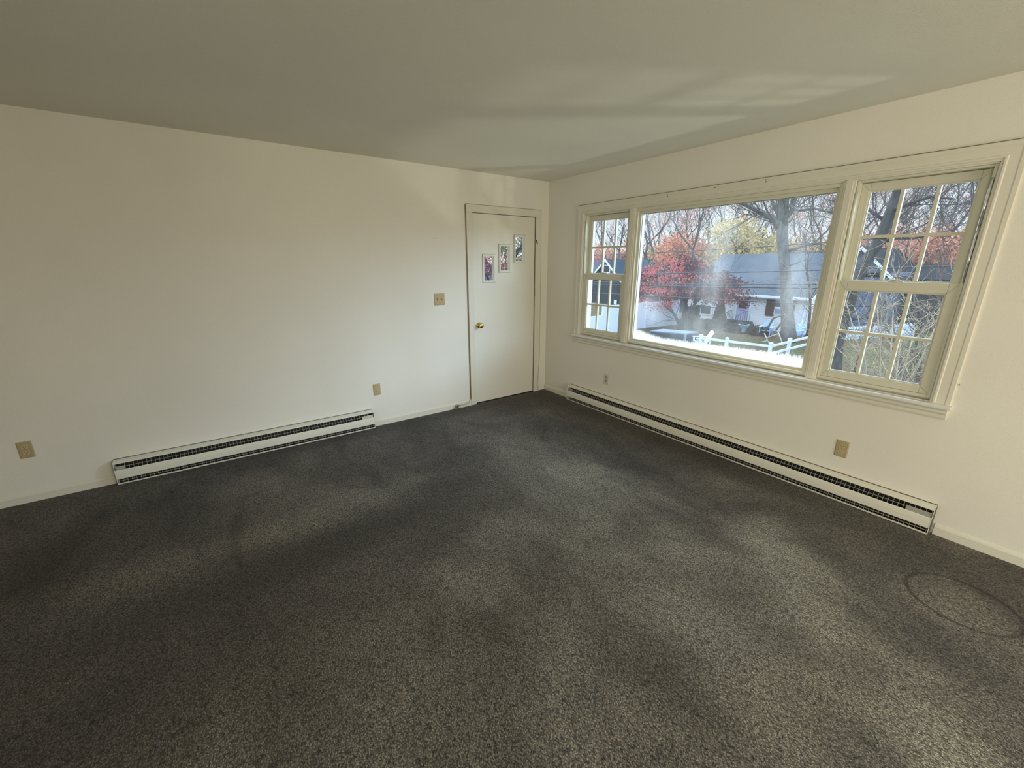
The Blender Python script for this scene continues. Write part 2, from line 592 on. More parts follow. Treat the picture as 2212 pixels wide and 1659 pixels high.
# lining of the reveal
b = MB()
b.box(.0, .16, WY0, WY0 + .004, WZ0, WZ1).box(.0, .16, WY1 - .004, WY1, WZ0, WZ1).box(0, .16, WY0, WY1, WZ1 - .008, WZ1).box(.04, .20, WY0, WY1, WZ0 - .01, WZ0 + .012)
b.build('jamb_lining', TRIM, trim)
for (y, z) in ((-1.56, 2.105), (-1.98, 2.105), (-2.345, 2.106), (-2.35, 2.093), (-1.565, 2.092)):
    MB().lathe([(.004, 0), (.003, .002)], (-.0148, y, z), (-1, 0, 0), 8).build('screw_hole', SLOT, trim)


# ------------------------------------------------------------------ window sashes
def frame(b, x0, x1, y0, y1, z0, z1, ws, wb, wt):
    b.box(x0, x1, y0, y0 + ws, z0, z1).box(x0, x1, y1 - ws, y1, z0, z1)
    b.box(x0, x1, y0 + ws, y1 - ws, z0, z0 + wb).box(x0, x1, y0 + ws, y1 - ws, z1 - wt, z1)


def sash(parent, name, x0, x1, y0, y1, z0, z1, ws, wb, wt, lock=False):
    b = MB()
    frame(b, x0, x1, y0, y1, z0, z1, ws, wb, wt)
    s = b.build(name, VINYL, parent, .003)
    ms = MB()
    for (ya, yb) in ((y0, y0 + ws), (y1, y1 - ws)):
        for (za, zb) in ((z0, z0 + wb), (z1, z1 - wt)):
            ms.tube([(x0 - .0001, ya, za), (x0 - .0001, yb, zb)], .0006, 4)
    ms.build('mitre_seam', GAP, s)
    gy0, gy1, gz0, gz1 = y0 + ws, y1 - ws, z0 + wb, z1 - wt
    xm = (x0 + x1) / 2 + .004
    bd = MB()
    frame(bd, xm - .012, xm - .002, gy0 - .001, gy1 + .001, gz0 - .001, gz1 + .001, .008, .008, .008)
    bd.build('glazing_bead', VINYL, s)
    MB().box(xm, xm + .003, gy0, gy1, gz0, gz1).build('glass', GLASS, s)
    g = MB()
    for k in (1, 2):
        y = gy0 + (gy1 - gy0) * k / 3
        g.box(xm - .011, xm + .012, y - .0085, y + .0085, gz0, gz1)
    zc = (gz0 + gz1) / 2
    g.box(xm - .0115, xm + .0125, gy0, gy1, zc - .0085, zc + .0085)
    g.build('muntin_grid', VINYL, s)
    if lock:
        yc = (y0 + y1) / 2
        l = MB().box(x0 + .004, x1 - .002, yc - .035, yc + .035, z1, z1 + .006)
        l.box(x0 + .010, x1 - .008, yc - .022, yc + .022, z1 + .006, z1 + .014)
        l.box(x0 - .004, x0 + .016, yc - .006, yc + .030, z1 + .008, z1 + .014)
        l.build('sash_lock', VINYL, s, .002)
    return s


def double_hung(name, y0, y1, label, side):
    wn = empty(name, (0.05, (y0 + y1) / 2, WZ0), label, 'window', kind='structure')
    b = MB()
    frame(b, .012, .125, y0, y1, WZ0 + .012, WZ1 - .008, .014, .018, .012)
    b.build('window_frame', VINYL, wn, .002)
    # exposed tracks above the lower sash
    for ys, sg in ((y0 + .014, 1), (y1 - .014, -1)):
        tm = TRACK_LIT if (side == 'r' and sg == 1) else VINYL
        MB().tube([(.010, ys - sg * .008, 1.450), (.010, ys - sg * .008, 1.700)], .0055, 8).build('jamb_track', tm, wn)
        MB().tube([(.010, ys - sg * .008, 1.712), (.010, ys - sg * .008, 1.965)], .0075, 8).build('jamb_track', tm, wn)
    sash(wn, 'upper_sash', .056, .086, y0 + .014, y1 - .014, 1.405, 2.014, .042, .038, .046)
    sash(wn, 'lower_sash', .016, .050, y0 + .010, y1 - .010, .8156, 1.4437, .046, .044, .056, True)
    return wn


double_hung('window_1', M1[1] + .004, WY1 - .006, 'narrow double hung window with muntins nearest the room corner', 'l')
double_hung('window_3', WY0 + .006, M2[0] - .002, 'double hung window with muntins at the right of the picture window', 'r')
wn = empty('window_2', (0.05, -2.02, WZ0), 'large single pane picture window fogged along its foot', 'window', kind='structure')
b = MB()
frame(b, .006, .11, M2[1], M1[0], WZ0 + .012, WZ1 - .008, .020, .020, .024)
frame(b, .030, .09, M2[1] + .018, M1[0] - .018, WZ0 + .030, WZ1 - .030, .024, .020, .026)
pf = b.build('window_frame', VINYL, wn, .003)
gk = MB()
frame(gk, .044, .048, M2[1] + .040, M1[0] - .040, WZ0 + .046, WZ1 - .054, .004, .004, .004)
gk.build('glazing_gasket', SLOT, pf)
MB().box(.050, .053, M2[1] + .036, M1[0] - .036, WZ0 + .042, WZ1 - .050).build('glass', GLASSP, wn)

# ------------------------------------------------------------------ door
door = empty('door_1', ((DL + DR) / 2, 0, 0), 'plain cream entry door with three small stepped glass lights', 'door', kind='structure')
LIGHTS = [(-.872, -.749, 1.367, 1.619), (-.664, -.541, 1.470, 1.723), (-.463, -.338, 1.574, 1.825)]
D0, D1 = 0.004, 0.046
dl, dr = DL + .006, DR - .006
xs = sorted({dl, dr, *[x for l in LIGHTS for x in l[:2]]})
zs = sorted({.012, DT - .003, *[z for l in LIGHTS for z in l[2:]]})


def hole(x, z):
    return any(l[0] < x < l[1] and l[2] < z < l[3] for l in LIGHTS)


b = MB()
nx, nz = len(xs), len(zs)
vs = [(x, y, z) for y in (D0, D1) for x in xs for z in zs]
fs = []


def vi(k, i, j):
    return k * nx * nz + i * nz + j


for i in range(nx - 1):
    for j in range(nz - 1):
        if hole((xs[i] + xs[i + 1]) / 2, (zs[j] + zs[j + 1]) / 2):
            continue
        fs.append((vi(0, i, j), vi(0, i + 1, j), vi(0, i + 1, j + 1), vi(0, i, j + 1)))
        fs.append((vi(1, i, j), vi(1, i, j + 1), vi(1, i + 1, j + 1), vi(1, i + 1, j)))
        for (di, dj, e) in ((-1, 0, (0, 1)), (1, 0, (2, 3)), (0, -1, (0, 2)), (0, 1, (1, 3))):
            ii, jj = i + di, j + dj
            out = ii < 0 or jj < 0 or ii >= nx - 1 or jj >= nz - 1
            if out or hole((xs[ii] + xs[ii + 1]) / 2, (zs[jj] + zs[jj + 1]) / 2):
                c4 = [(i, j), (i, j + 1), (i + 1, j), (i + 1, j + 1)]
                p, q = c4[e[0]], c4[e[1]]
                fs.append((vi(0, *p), vi(1, *p), vi(1, *q), vi(0, *q)))
b.add(vs, fs)
slab = b.build('door_panel', DOORP, door)
for (x0, x1, z0, z1) in LIGHTS:
    f = MB()
    frame(f, 0, 0, 0, 0, 0, 0, 0, 0, 0)
    f = MB()
    w_ = .020
    f.box(x0 - w_, x0, -.003, D0, z0 - w_, z1 + w_).box(x1, x1 + w_, -.003, D0, z0 - w_, z1 + w_)
    f.box(x0, x1, -.003, D0, z0 - w_, z0).box(x0, x1, -.003, D0, z1, z1 + w_)
    fo = f.build('light_frame', DOORP, door, .0015)
    e = MB()
    e.box(x0 - w_ - .002, x0 - w_, .001, D0 - .0002, z0 - w_ - .002, z1 + w_ + .002).box(x0 - w_, x1 + w_, .001, D0 - .0002, z0 - w_ - .002, z0 - w_).box(x0 - w_, x1 + w_, .001, D0 - .0002, z1 + w_, z1 + w_ + .002)
    e.build('paint_seam', GAP, fo)
    for (px, pz) in ((x0 + .06, z1 + .010), (x0 + .06, z0 - .010)):
        MB().lathe([(.0022, 0), (.0015, .001)], (px, -.0031, pz), (0, -1, 0), 8).build('frame_screw', GALV, fo)
    MB().box(x0, x1, .028, .031, z0, z1).build('glass', GLASS, fo)
# dark reveal behind the slab edge
b = MB()
b.box(DL - .003, DL + .0058, .0045, .05, 0, DT).box(DR - .0058, DR + .003, .0045, .05, 0, DT).box(DL, DR, .0045, .05, DT - .0025, DT + .003)
b.build('door_gap', GAP, door)
# flat casing, thin and square
b = MB()
b.box(-1.0815, DL - .001, -.014, 0, 0, DT + .002)
b.box(-.1098, DR + .001, -.014, 0, 0, DT + .002)
b.box(-1.0815, -.1098, -.014, 0, DT + .002, 2.1152)
b.build('door_casing', TRIM, door, .003)
MB().box(DL, DR, -.002, .10, 0, .008).build('threshold', DARK, door)
for z in (1.87, 1.22, .25):
    h = MB().tube([(DR + .0005, -.006, z - .045), (DR + .0005, -.006, z + .045)], .0055, 8)
    h.box(DR - .002, DR + .003, -.004, .003, z - .045, z + .045)
    h.build('hinge', HINGE, door)
MB().tube([(DR + .002, -.012, 1.80), (DR + .003, -.020, 1.79), (DR + .014, -.024, 1.765), (DR + .018, -.022, 1.752)], [.004, .005, .005, .003], 8).build('hinge_stop', BLACK, door)
KX, KZ = -.953, .895
k = MB().lathe([(.031, 0), (.032, .003), (.026, .008), (.012, .012), (.011, .028), (.016, .032), (.026, .040), (.029, .050), (.026, .060), (.016, .065), (.004, .066)], (KX, D0, KZ), (0, -1, 0), 28)
kn = k.build('door_knob', BRASS, door)
MB().lathe([(.006, 0), (.005, .003)], (KX, D0 - .066, KZ), (0, -1, 0), 12).build('knob_button', SLOT, kn)

# wire tacked around the casing, with its terminal on the baseboard
b = MB()
for off in (0, .006):
    x = -1.0835 - off
    b.tube([(x, -.004, .075), (x - .001, -.004, .6), (x, -.004, 1.2), (x + .001, -.004, 1.8), (x, -.004, 2.112)], .0026, 6)
b.tube([(-1.084, -.005, 2.117), (-.9, -.005, 2.1175), (-.6, -.005, 2.117), (-.3, -.005, 2.1185), (-.108, -.005, 2.117)], .0022, 6)
b.tube([(-1.086, -.005, .09), (-1.10, -.014, .062), (-1.14, -.017, .040), (-1.20, -.017, .034), (-1.26, -.018, .030)], .002, 6)
b.tube([(-1.084, -.005, .08), (-1.12, -.016, .030), (-1.20, -.017, .020), (-1.27, -.018, .028)], .0014, 6)
o = b.build('door_wire', WIRE)
tag(o, 'thin tan wire tacked along the left and top edge of the door casing', 'wire')
b = MB()
b.tube([(-.106, -.004, 1.70), (-.110, -.015, 1.3), (-.108, -.016, .9), (-.112, -.016, .66), (-.108, -.016, .5), (-.110, -.016, .36), (-.125, -.018, .20), (-.138, -.020, .085), (-.118, -.020, .02), (-.112, -.022, .004)], .0015, 6)
tag(b.build('loose_wire', WIRE), 'loose tan wire hanging down the right door casing to the carpet', 'wire')
jx = -1.275
jb = empty('wire_terminal', (jx, -.014, .002), 'small grey wire terminal clipped to the baseboard left of the door', 'wire terminal')
MB().box(jx - .019, jx + .019, -.034, -.0135, .008, .048).build('terminal_body', GALV, jb, .003)
MB().tube([(jx + .012, -.022, .032), (jx + .032, -.022, .036)], .004, 8).build('cable_plug', BLACK, jb)
MB().tube([(jx - .012, -.024, .022), (jx - .045, -.026, .006)], .0035, 8).build('cable_plug', WIRE, jb)
MB().lathe([(.006, 0), (.005, .003)], (jx, -.034, .027), (0, -1, 0), 10).build('terminal_screw', SLOT, jb)
b = MB().tube([(-.012, -.020, .004), (-.010, -.05, .006), (-.020, -.10, .004), (-.016, -.2, .003)], .003, 6)
tag(b.build('corner_wire', WIRE), 'short pale wire end lying on the carpet in the room corner', 'wire')


# nail stubs left in the walls
o = MB().lathe([(.0035, 0), (.003, .006), (.001, .007)], (0, -3.5455, .905), (-1, 0, 0), 10).build('nail', SLOT)
tag(o, 'small dark nail stub in the wall right of the triple window', 'nail')
o = MB().lathe([(.0028, 0), (.0025, .005), (.001, .006)], (-1.437, 0, 1.779), (0, -1, 0), 10).build('nail', SLOT)
tag(o, 'tiny dark nail stub in the wall above the light switch', 'nail')


# ------------------------------------------------------------------ baseboard heaters
def heater(name, wall, a, b_, label, plates, strip=.004):
    """wall 'y': back against y=0 running in x; wall 'x': back against x=0 running in y."""
    hz = .004

    def pr(prof, s0, s1, m, nm, par, bv=0):
        mb = MB()
        if wall == 'x':
            mb.prism([(-d, z + hz) for d, z in prof], 'y', s0, s1)
        else:
            n = len(prof)
            mb.add([(s, -d, z + hz) for s in (s0, s1) for d, z in prof],
                   [(i, (i + 1) % n, n + (i + 1) % n, n + i) for i in range(n)] + [tuple(range(n)), tuple(range(n, 2 * n))])
        return mb.build(nm, m, par, bv)
    mid = (a + b_) / 2
    loc = (0, mid, 0) if wall == 'x' else (mid, 0, 0)
    h = empty(name, loc, label, 'baseboard heater')
    c0, c1 = a + .003, b_ - .003
    pr([(.001, .0), (.010, .0), (.010, .150), (.001, .150)], c0, c1, DARK, 'back_plate', h)  # near-black colour paints the shade inside the hollow heater
    pr([(.001, .150), (.001, .176), (.006, .176), (.050, .166), (.054, .162), (.054, .157), (.050, .157), (.010, .166), (.010, .150)], a, b_, ENAMEL, 'top_cover', h)
    pr([(.058, .110), (.062, .112), (.066, .106), (.068, .080), (.067, .045), (.063, .042), (.062, .046), (.063, .080), (.060, .106)], a, b_, ENAMEL, 'front_panel', h)
    pr([(.054, .0), (.056, .009), (.062, .012), (.066, .012), (.066, .005), (.062, .0)], a, b_, ENAMEL, 'bottom_tray', h)
    pr([(.0, .177), (.004, .177), (.004, .180), (.0, .180)], a, b_, GAP, 'top_gap', h)
    # finned element
    pr([(.016, .050), (.050, .050), (.050, .100), (.016, .100)], c0 + .1, c1 - .1, DARKM, 'heating_element', h)

    def grille(nm, p0, p1, rows):
        """bars from p0 (depth,z) to p1, plus rows of long wires."""
        g = MB()
        n = int((b_ - a - .02) / .0245)
        for i in range(n + 1):
            s = a + .010 + (b_ - a - .02) * i / n
            q0, q1 = (p0[0], p0[1] + hz), (p1[0], p1[1] + hz)
            t = .0008
            th = .0016
            vs = []
            for ss in (s - t, s + t):
                for (d, z) in (q0, q1, (q1[0] - th, q1[1] - th), (q0[0] - th, q0[1] - th)):
                    vs.append((-d, ss, z) if wall == 'x' else (ss, -d, z))
            g.add(vs, [(0, 1, 2, 3), (7, 6, 5, 4), (0, 4, 5, 1), (1, 5, 6, 2), (2, 6, 7, 3), (3, 7, 4, 0)])
        for r in rows:
            d = p0[0] + (p1[0] - p0[0]) * r
            z = p0[1] + (p1[1] - p0[1]) * r + hz
            if wall == 'x':
                g.box(-d, -d + .002, a + .005, b_ - .005, z - .0011, z + .0011)
            else:
                g.box(a + .005, b_ - .005, -d, -d + .002, z - .0011, z + .0011)
        g.build(nm, GRILL, h)
    grille('upper_grille', (.061, .110), (.040, .150), (.5,))
    grille('lower_grille', (.064, .045), (.063, .010), (.5,))
    for (p, q) in plates:
        pr([(.052, .100), (.056, .104), (.046, .136), (.042, .134)], p, q, GALV, 'wiring_cover', h)
    # end caps
    pr([(.010, .0), (.054, .0), (.054, .004), (.010, .004)], c0, c1, DARK, 'floor_pan', h)  # pan coloured near-black to read as shade behind the lower grille
    cap = [(.001, 0), (.062, 0), (.067, .010), (.069, .080), (.067, .112), (.056, .160), (.050, .168), (.001, .177)]
    for s in (a, b_ - .003):
        pr(cap, s, s + .003, ENAMEL, 'end_cap', h)
    for s in (a - .0012, b_):
        pr([(.001, .004), (.060, .004), (.066, .080), (.054, .155), (.001, .170)], s, s + .0012, GAP, 'cap_edge', h)
    return h


heater('baseboard_heater', 'y', -4.062, -2.192, 'short white electric baseboard heater on the long door wall',
       [(-2.30, -2.198), (-4.055, -4.0)])
heater('baseboard_heater', 'x', -3.612, -0.485, 'long white electric baseboard heater under the triple window',
       [(-3.606, -3.49), (-.56, -.49)])


# ------------------------------------------------------------------ outlets and switch
def plate_thing(name, wall, c, w_, h_, label, cat, kind, mp, mf, tilt=0.0, group=None):
    """built in local coordinates (u along the wall, d out of the wall, z) then mapped."""
    y_or_x, z = c
    if wall == 'y':
        def mp_(u, d, zz): return (u, -d, zz)
    else:
        def mp_(u, d, zz): return (-d, -u, zz)
    loc = mp_(0, 0, 0)
    root = empty(name, (c[0], 0, z) if wall == 'y' else (0, c[0], z), label, cat, group)

    def piece(prof_fn, nm, m, par=root, bv=0):
        b = MB()
        prof_fn(b)
        b.v = [tuple(Vector(mp_(*v)) + root.location) for v in b.v]
        return b.build(nm, m, par, bv)
    hw, hh = w_ / 2, h_ / 2

    def plate(b):
        i = .006
        vs = [(-hw, 0, -hh), (hw, 0, -hh), (hw, 0, hh), (-hw, 0, hh),
              (-hw, .003, -hh), (hw, .003, -hh), (hw, .003, hh), (-hw, .003, hh),
              (-hw + i, .006, -hh + i), (hw - i, .006, -hh + i), (hw - i, .006, hh - i), (-hw + i, .006, hh - i)]
        b.add(vs, [(0, 1, 5, 4), (1, 2, 6, 5), (2, 3, 7, 6), (3, 0, 4, 7), (4, 5, 9, 8), (5, 6, 10, 9), (6, 7, 11, 10), (7, 4, 8, 11), (8, 9, 10, 11)])
    piece(plate, 'cover_plate', mp)
    if kind == 'outlet':
        for s in (-1, 1):
            zc = s * .0195

            def face(b, zc=zc):
                pts = []
                for k in range(20):
                    a = 2 * PI * k / 20
                    pts.append((.0165 * math.cos(a), max(-.0135, min(.0135, .0165 * math.sin(a)))))
                n = len(pts)
                b.add([(x, .0058, zc + q) for x, q in pts] + [(x, .0080, zc + q) for x, q in pts],
                      [(i, (i + 1) % n, n + (i + 1) % n, n + i) for i in range(n)] + [tuple(range(n, 2 * n))])
            f = piece(face, 'receptacle', mf)
            for (x, w1, h1, dz) in ((-.0062, .0024, .0085, .003), (.0062, .0024, .0070, .003)):
                piece(lambda b, x=x, w1=w1, h1=h1, dz=dz, zc=zc: b.box(x - w1 / 2, x + w1 / 2, .0078, .0084, zc + dz - h1 / 2, zc + dz + h1 / 2), 'slot', SLOT, f)
            piece(lambda b, zc=zc: b.lathe([(.0026, 0), (.0024, .0006)], (0, .0078, zc - .0082), (0, 1, 0), 10), 'ground_hole', SLOT, f)
        piece(lambda b: b.lathe([(.003, 0), (.002, .0015)], (0, .0058, 0), (0, 1, 0), 10), 'plate_screw', GALV)
    else:
        for x in (-.023, .023):
            def sl(b, x=x):
                b.box(x - .0055, x + .0055, .0058, .0066, -.012, .012)
            r = piece(sl, 'toggle_slot', SLOT)

            def tg(b, x=x):
                b.add([(x - .004, .006, -.006), (x + .004, .006, -.006), (x + .004, .006, .006), (x - .004, .006, .006),
                       (x - .0034, .018, .005), (x + .0034, .018, .005), (x + .0034, .017, .011), (x - .0034, .017, .011)],
                      [(0, 1, 5, 4), (1, 2, 6, 5), (2, 3, 7, 6), (3, 0, 4, 7), (4, 5, 6, 7)])
            piece(tg, 'toggle', mf)
            for z_ in (-.030, .030):
                piece(lambda b, x=x, z_=z_: b.lathe([(.003, 0), (.002, .0015)], (x, .0058, z_), (0, 1, 0), 10), 'plate_screw', GALV)
    return root


plate_thing('light_switch', 'y', (-1.4135, 1.198), .116, .116, 'tan double toggle light switch plate left of the door', 'light switch', 'switch', TAN, TANL)
plate_thing('wall_outlet', 'y', (-4.452, .3675), .070, .115, 'tan duplex outlet at the far left end of the long wall', 'outlet', 'outlet', TAN, TANL)
plate_thing('wall_outlet', 'y', (-2.1245, .3703), .069, .114, 'tan duplex outlet above the right end of the short heater', 'outlet', 'outlet', TAN, TANL)
plate_thing('wall_outlet', 'x', (-3.1085, .352), .071, .115, 'tan duplex outlet below the right part of the triple window', 'outlet', 'outlet', TAN, TANL)
plate_thing('wall_outlet', 'x', (-1.0175, .364), .070, .115, 'cream outlet with a grey face near the room corner under the window', 'outlet', 'outlet', CREAM, CREAMD)
#OUTSIDE
# ------------------------------------------------------------------ outside
GZ = -3.0
_y, _p = math.radians(YAW), math.radians(PITCH)
CF = Vector((math.sin(_y) * math.cos(_p), math.cos(_y) * math.cos(_p), math.sin(_p)))
CR = Vector((math.cos(_y), -math.sin(_y), 0))
CU = CR.cross(CF)


def ray(u, v):
    return CF + CR * ((u - 1106) / FPX) - CU * ((v - 829.5) / FPX)


def atx(u, v, x):
    d = ray(u, v)
    return EYE + d * ((x - EYE.x) / d.x)


def atz(u, v, z=GZ):
    d = ray(u, v)
    return EYE + d * ((z - EYE.z) / d.z)


def m_ground():
    m = mat('leaf_littered_lawn', (0.1, 0.08, 0.05), 1.0, spec=0.0)
    v = coords(m)
    a = noise(m, v, 0.25, 4, 0.6)
    b = noise(m, v, 7, 5, 0.75)
    c = ramp(m, b, [(0.30, (0.030, 0.021, 0.013)), (0.5, (0.085, 0.060, 0.036)), (0.68, (0.21, 0.155, 0.10))])
    d = ramp(m, b, [(0.32, (0.04, 0.045, 0.02)), (0.6, (0.12, 0.12, 0.06))])
    L(m, mixc(m, mrange(m, a, 0.42, 0.62, 0, 0.7), c, d), P(m).inputs['Base Color'])
    return m


def m_siding(name, ca, cb, pitch):
    m = mat(name, ca, 0.7, spec=0.2)
    geo = N(m, 'ShaderNodeNewGeometry')
    sp = N(m, 'ShaderNodeSeparateXYZ')
    L(m, geo.outputs['Position'], sp.inputs[0])
    fr = mathn(m, 'FRACT', mathn(m, 'DIVIDE', sp.outputs[2], pitch))
    L(m, mixc(m, mrange(m, fr, 0.0, 0.22, 1, 0), ca, cb), P(m).inputs['Base Color'])
    bump(m, fr, 0.6, 0.02)
    return m


def m_shingle(name, c):
    m = mat(name, c, 0.9, spec=0.1)
    v = coords(m)
    a = noise(m, v, 9, 3, 0.7)
    b = noise(m, v, 0.8, 3)
    k = mathn(m, 'ADD', mathn(m, 'MULTIPLY', a, 0.6), mathn(m, 'MULTIPLY', b, 0.4))
    L(m, ramp(m, k, [(0.3, tuple(x * .7 for x in c)), (0.7, tuple(x * 1.3 for x in c))]), P(m).inputs['Base Color'])
    return m


def m_bark(name, c, var=0.35, scale=6):
    m = mat(name, c, 0.95, spec=0.05)
    v = coords(m, (1, 1, 0.25))
    L(m, ramp(m, noise(m, v, scale, 4, 0.7), [(0.3, tuple(x * (1 - var) for x in c)), (0.7, tuple(x * (1 + var) for x in c))]), P(m).inputs['Base Color'])
    return m


def m_leaf(name, cols, scale=1.5, trans=0.45):
    m = bpy.data.materials.new(name)
    m.use_nodes = True
    nt = m.node_tree
    nt.nodes.clear()
    out = N(m, 'ShaderNodeOutputMaterial')
    v = coords(m)
    a = noise(m, v, scale, 3, 0.7)
    b = noise(m, v, 14, 1, 0.5)
    k = mathn(m, 'ADD', mathn(m, 'MULTIPLY', a, 0.55), mathn(m, 'MULTIPLY', b, 0.45))
    n = len(cols)
    c = ramp(m, k, [(0.30 + 0.40 * i / (n - 1), cc) for i, cc in enumerate(cols)])
    d = N(m, 'ShaderNodeBsdfDiffuse')
    t = N(m, 'ShaderNodeBsdfTranslucent')
    L(m, c, d.inputs[0])
    L(m, c, t.inputs[0])
    mx = N(m, 'ShaderNodeMixShader')
    mx.inputs[0].default_value = trans
    L(m, d.outputs[0], mx.inputs[1])
    L(m, t.outputs[0], mx.inputs[2])
    L(m, mx.outputs[0], out.inputs[0])
    return m


GROUND = m_ground()
SIDW = m_siding('white_clapboard', (0.80, 0.78, 0.80), (0.46, 0.46, 0.52), 0.115)
SIDD = m_siding('dark_grey_clapboard', (0.050, 0.055, 0.060), (0.025, 0.028, 0.03), 0.15)
SIDB = m_siding('pale_blue_clapboard', (0.17, 0.20, 0.28), (0.10, 0.12, 0.18), 0.15)
ROOF1 = m_shingle('blue_grey_shingle', (0.066, 0.078, 0.096))
ROOF2 = m_shingle('slate_blue_shingle', (0.030, 0.046, 0.066))
ROOF3 = m_shingle('charcoal_shingle', (0.016, 0.018, 0.024))
WHT = mat('white_vinyl_outdoor', (0.62, 0.68, 0.82), 0.5)
WHT2 = mat('white_trim_outdoor', (0.72, 0.75, 0.82), 0.5)
DRK = mat('dark_pane', (0.03, 0.035, 0.045), 0.15)
SHUT = mat('brown_shutter', (0.075, 0.032, 0.022), 0.7)
LILAC = mat('pale_storm_door', (0.38, 0.40, 0.58), 0.5)
IRON = mat('black_iron', (0.02, 0.02, 0.03), 0.5)
STONE = m_bark('dark_stone', (0.05, 0.048, 0.042), 0.5, 8)
OAKB = m_bark('grey_oak_bark', (0.115, 0.108, 0.100), 0.5, 9)
WOODS = m_bark('woodland_bark', (0.105, 0.095, 0.095))
WOODS2 = m_bark('brown_woodland_bark', (0.11, 0.075, 0.065))
DBARK = m_bark('dark_bark', (0.045, 0.042, 0.05))
TWIG = m_bark('pale_twig_bark', (0.24, 0.19, 0.13), 0.5, 12)
TWIGD = m_bark('grey_twig_bark', (0.085, 0.072, 0.062), 0.5, 12)
TIMBER = mat('weathered_timber', (0.12, 0.10, 0.09), 0.8)
PALEW = mat('pale_timber', (0.45, 0.40, 0.36), 0.7)
CABLE = mat('overhead_cable', (0.030, 0.030, 0.045), 0.6)
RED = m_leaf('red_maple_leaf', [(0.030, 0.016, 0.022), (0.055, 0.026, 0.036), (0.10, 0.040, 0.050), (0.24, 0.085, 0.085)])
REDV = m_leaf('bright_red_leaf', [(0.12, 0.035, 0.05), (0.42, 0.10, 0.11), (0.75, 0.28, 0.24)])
ORG = m_leaf('orange_leaf', [(0.18, 0.09, 0.07), (0.52, 0.25, 0.17), (0.85, 0.50, 0.36)], 0.8)
YEL = m_leaf('yellow_leaf', [(0.14, 0.12, 0.06), (0.45, 0.36, 0.16), (0.88, 0.68, 0.34)], 0.8)
GRN = m_leaf('grey_green_leaf', [(0.05, 0.06, 0.04), (0.15, 0.16, 0.10), (0.34, 0.32, 0.18)], 0.8)
PNK = m_leaf('russet_leaf', [(0.12, 0.07, 0.07), (0.38, 0.20, 0.17), (0.66, 0.38, 0.30)], 0.8)
SHR = m_leaf('evergreen_needle', [(0.02, 0.03, 0.02), (0.06, 0.07, 0.045), (0.13, 0.12, 0.08)], 3)
BRN = m_leaf('brown_hedge_leaf', [(0.04, 0.025, 0.025), (0.10, 0.065, 0.05), (0.18, 0.14, 0.09)], 3)
HEDG = m_leaf('dark_hedge_leaf', [(0.012, 0.016, 0.014), (0.035, 0.045, 0.038), (0.08, 0.09, 0.07)], 3)
GRAS = m_leaf('dry_grass', [(0.2, 0.17, 0.12), (0.4, 0.35, 0.26), (0.6, 0.55, 0.42)], 3)

o = MB().box(0.5, 170, -90, 170, GZ - 1, GZ).box(-60, .5, .5, 170, GZ - 1, GZ).build('lawn', GROUND)
tag(o, 'leaf littered brown lawns around the houses across the street', 'lawn', kind='structure')
# the house the room belongs to: outer wall below the window and an added unseen roof blocking sun at the door
b = MB().box(0, .16, RY - .3, .16, GZ, -.12).box(RX - .3, .16, .0, .16, GZ, -.12)
tag(b.build('foundation_wall', SIDW), 'pale outer wall of this house below the room', 'wall', kind='structure')
b = MB().box(-2.4, .16, .16, 2.3, 2.26, 2.40).box(-2.4, .16, .16, 1.6, -.14, -.02)
tag(b.build('door_sunshade', TRIM), 'unseen slab and sun blocking roof added outside the entry door', 'door_sunshade', kind='structure')

# ---- trees
rng = np.random.default_rng(5)


def rand_dir(d, ang):
    d = Vector(d).normalized()
    a = d.orthogonal().normalized()
    q = d.cross(a)
    t = rng.uniform(0, 2 * PI)
    return (d * math.cos(ang) + (a * math.cos(t) + q * math.sin(t)) * math.sin(ang)).normalized()


def grow(b, tips, p, d, length, r, depth, wob=0.18, up=0.12, split=(2, 3), ang=(0.35, 0.75), shrink=(0.62, 0.82), minr=0.004, sides=5):
    n = 4
    pts, rad = [Vector(p)], [r]
    dd = Vector(d)
    for i in range(n):
        dd = (dd + Vector(rng.normal(0, wob, 3)) + Vector((0, 0, up))).normalized()
        pts.append(pts[-1] + dd * length / n)
        rad.append(max(minr, r * (1 - 0.36 * (i + 1) / n)))
    b.tube(pts, rad, sides if depth > 1 else 3, False)
    if depth <= 0:
        tips.append((pts[-1], dd))
        tips.append((pts[2], dd))
        return
    for k in range(int(rng.integers(split[0], split[1] + 1))):
        grow(b, tips, pts[-1], rand_dir(dd, rng.uniform(*ang)), length * rng.uniform(*shrink), rad[-1] * rng.uniform(.6, .85), depth - 1, wob, up, split, ang, shrink, minr, sides)
    for j in (1, 2, 3):
        if rng.random() < 0.55:
            grow(b, tips, pts[j], rand_dir(dd, rng.uniform(.6, 1.0)), length * rng.uniform(.4, .65), rad[j] * .5, max(0, depth - 2), wob, up, split, ang, shrink, minr, sides)


def leaves(tips, per, spread, size, squash=1.0):
    b = MB()
    for (p, d) in tips:
        for _ in range(per):
            c = p + Vector(rng.normal(0, spread, 3) * (1, 1, squash))
            n = Vector(rng.normal(0, 1, 3)).normalized()
            a = n.orthogonal().normalized()
            q = n.cross(a)
            s = size * rng.uniform(.6, 1.3)
            b.add([c - a * s, c - q * s * .6, c + a * s, c + q * s * .6], [(0, 1, 2, 3)])
    return b


def copy_tree(o, parent=None):
    c = o.copy()
    COL.objects.link(c)
    c.parent = parent
    for ch in list(o.children):
        copy_tree(ch, c)
    return c


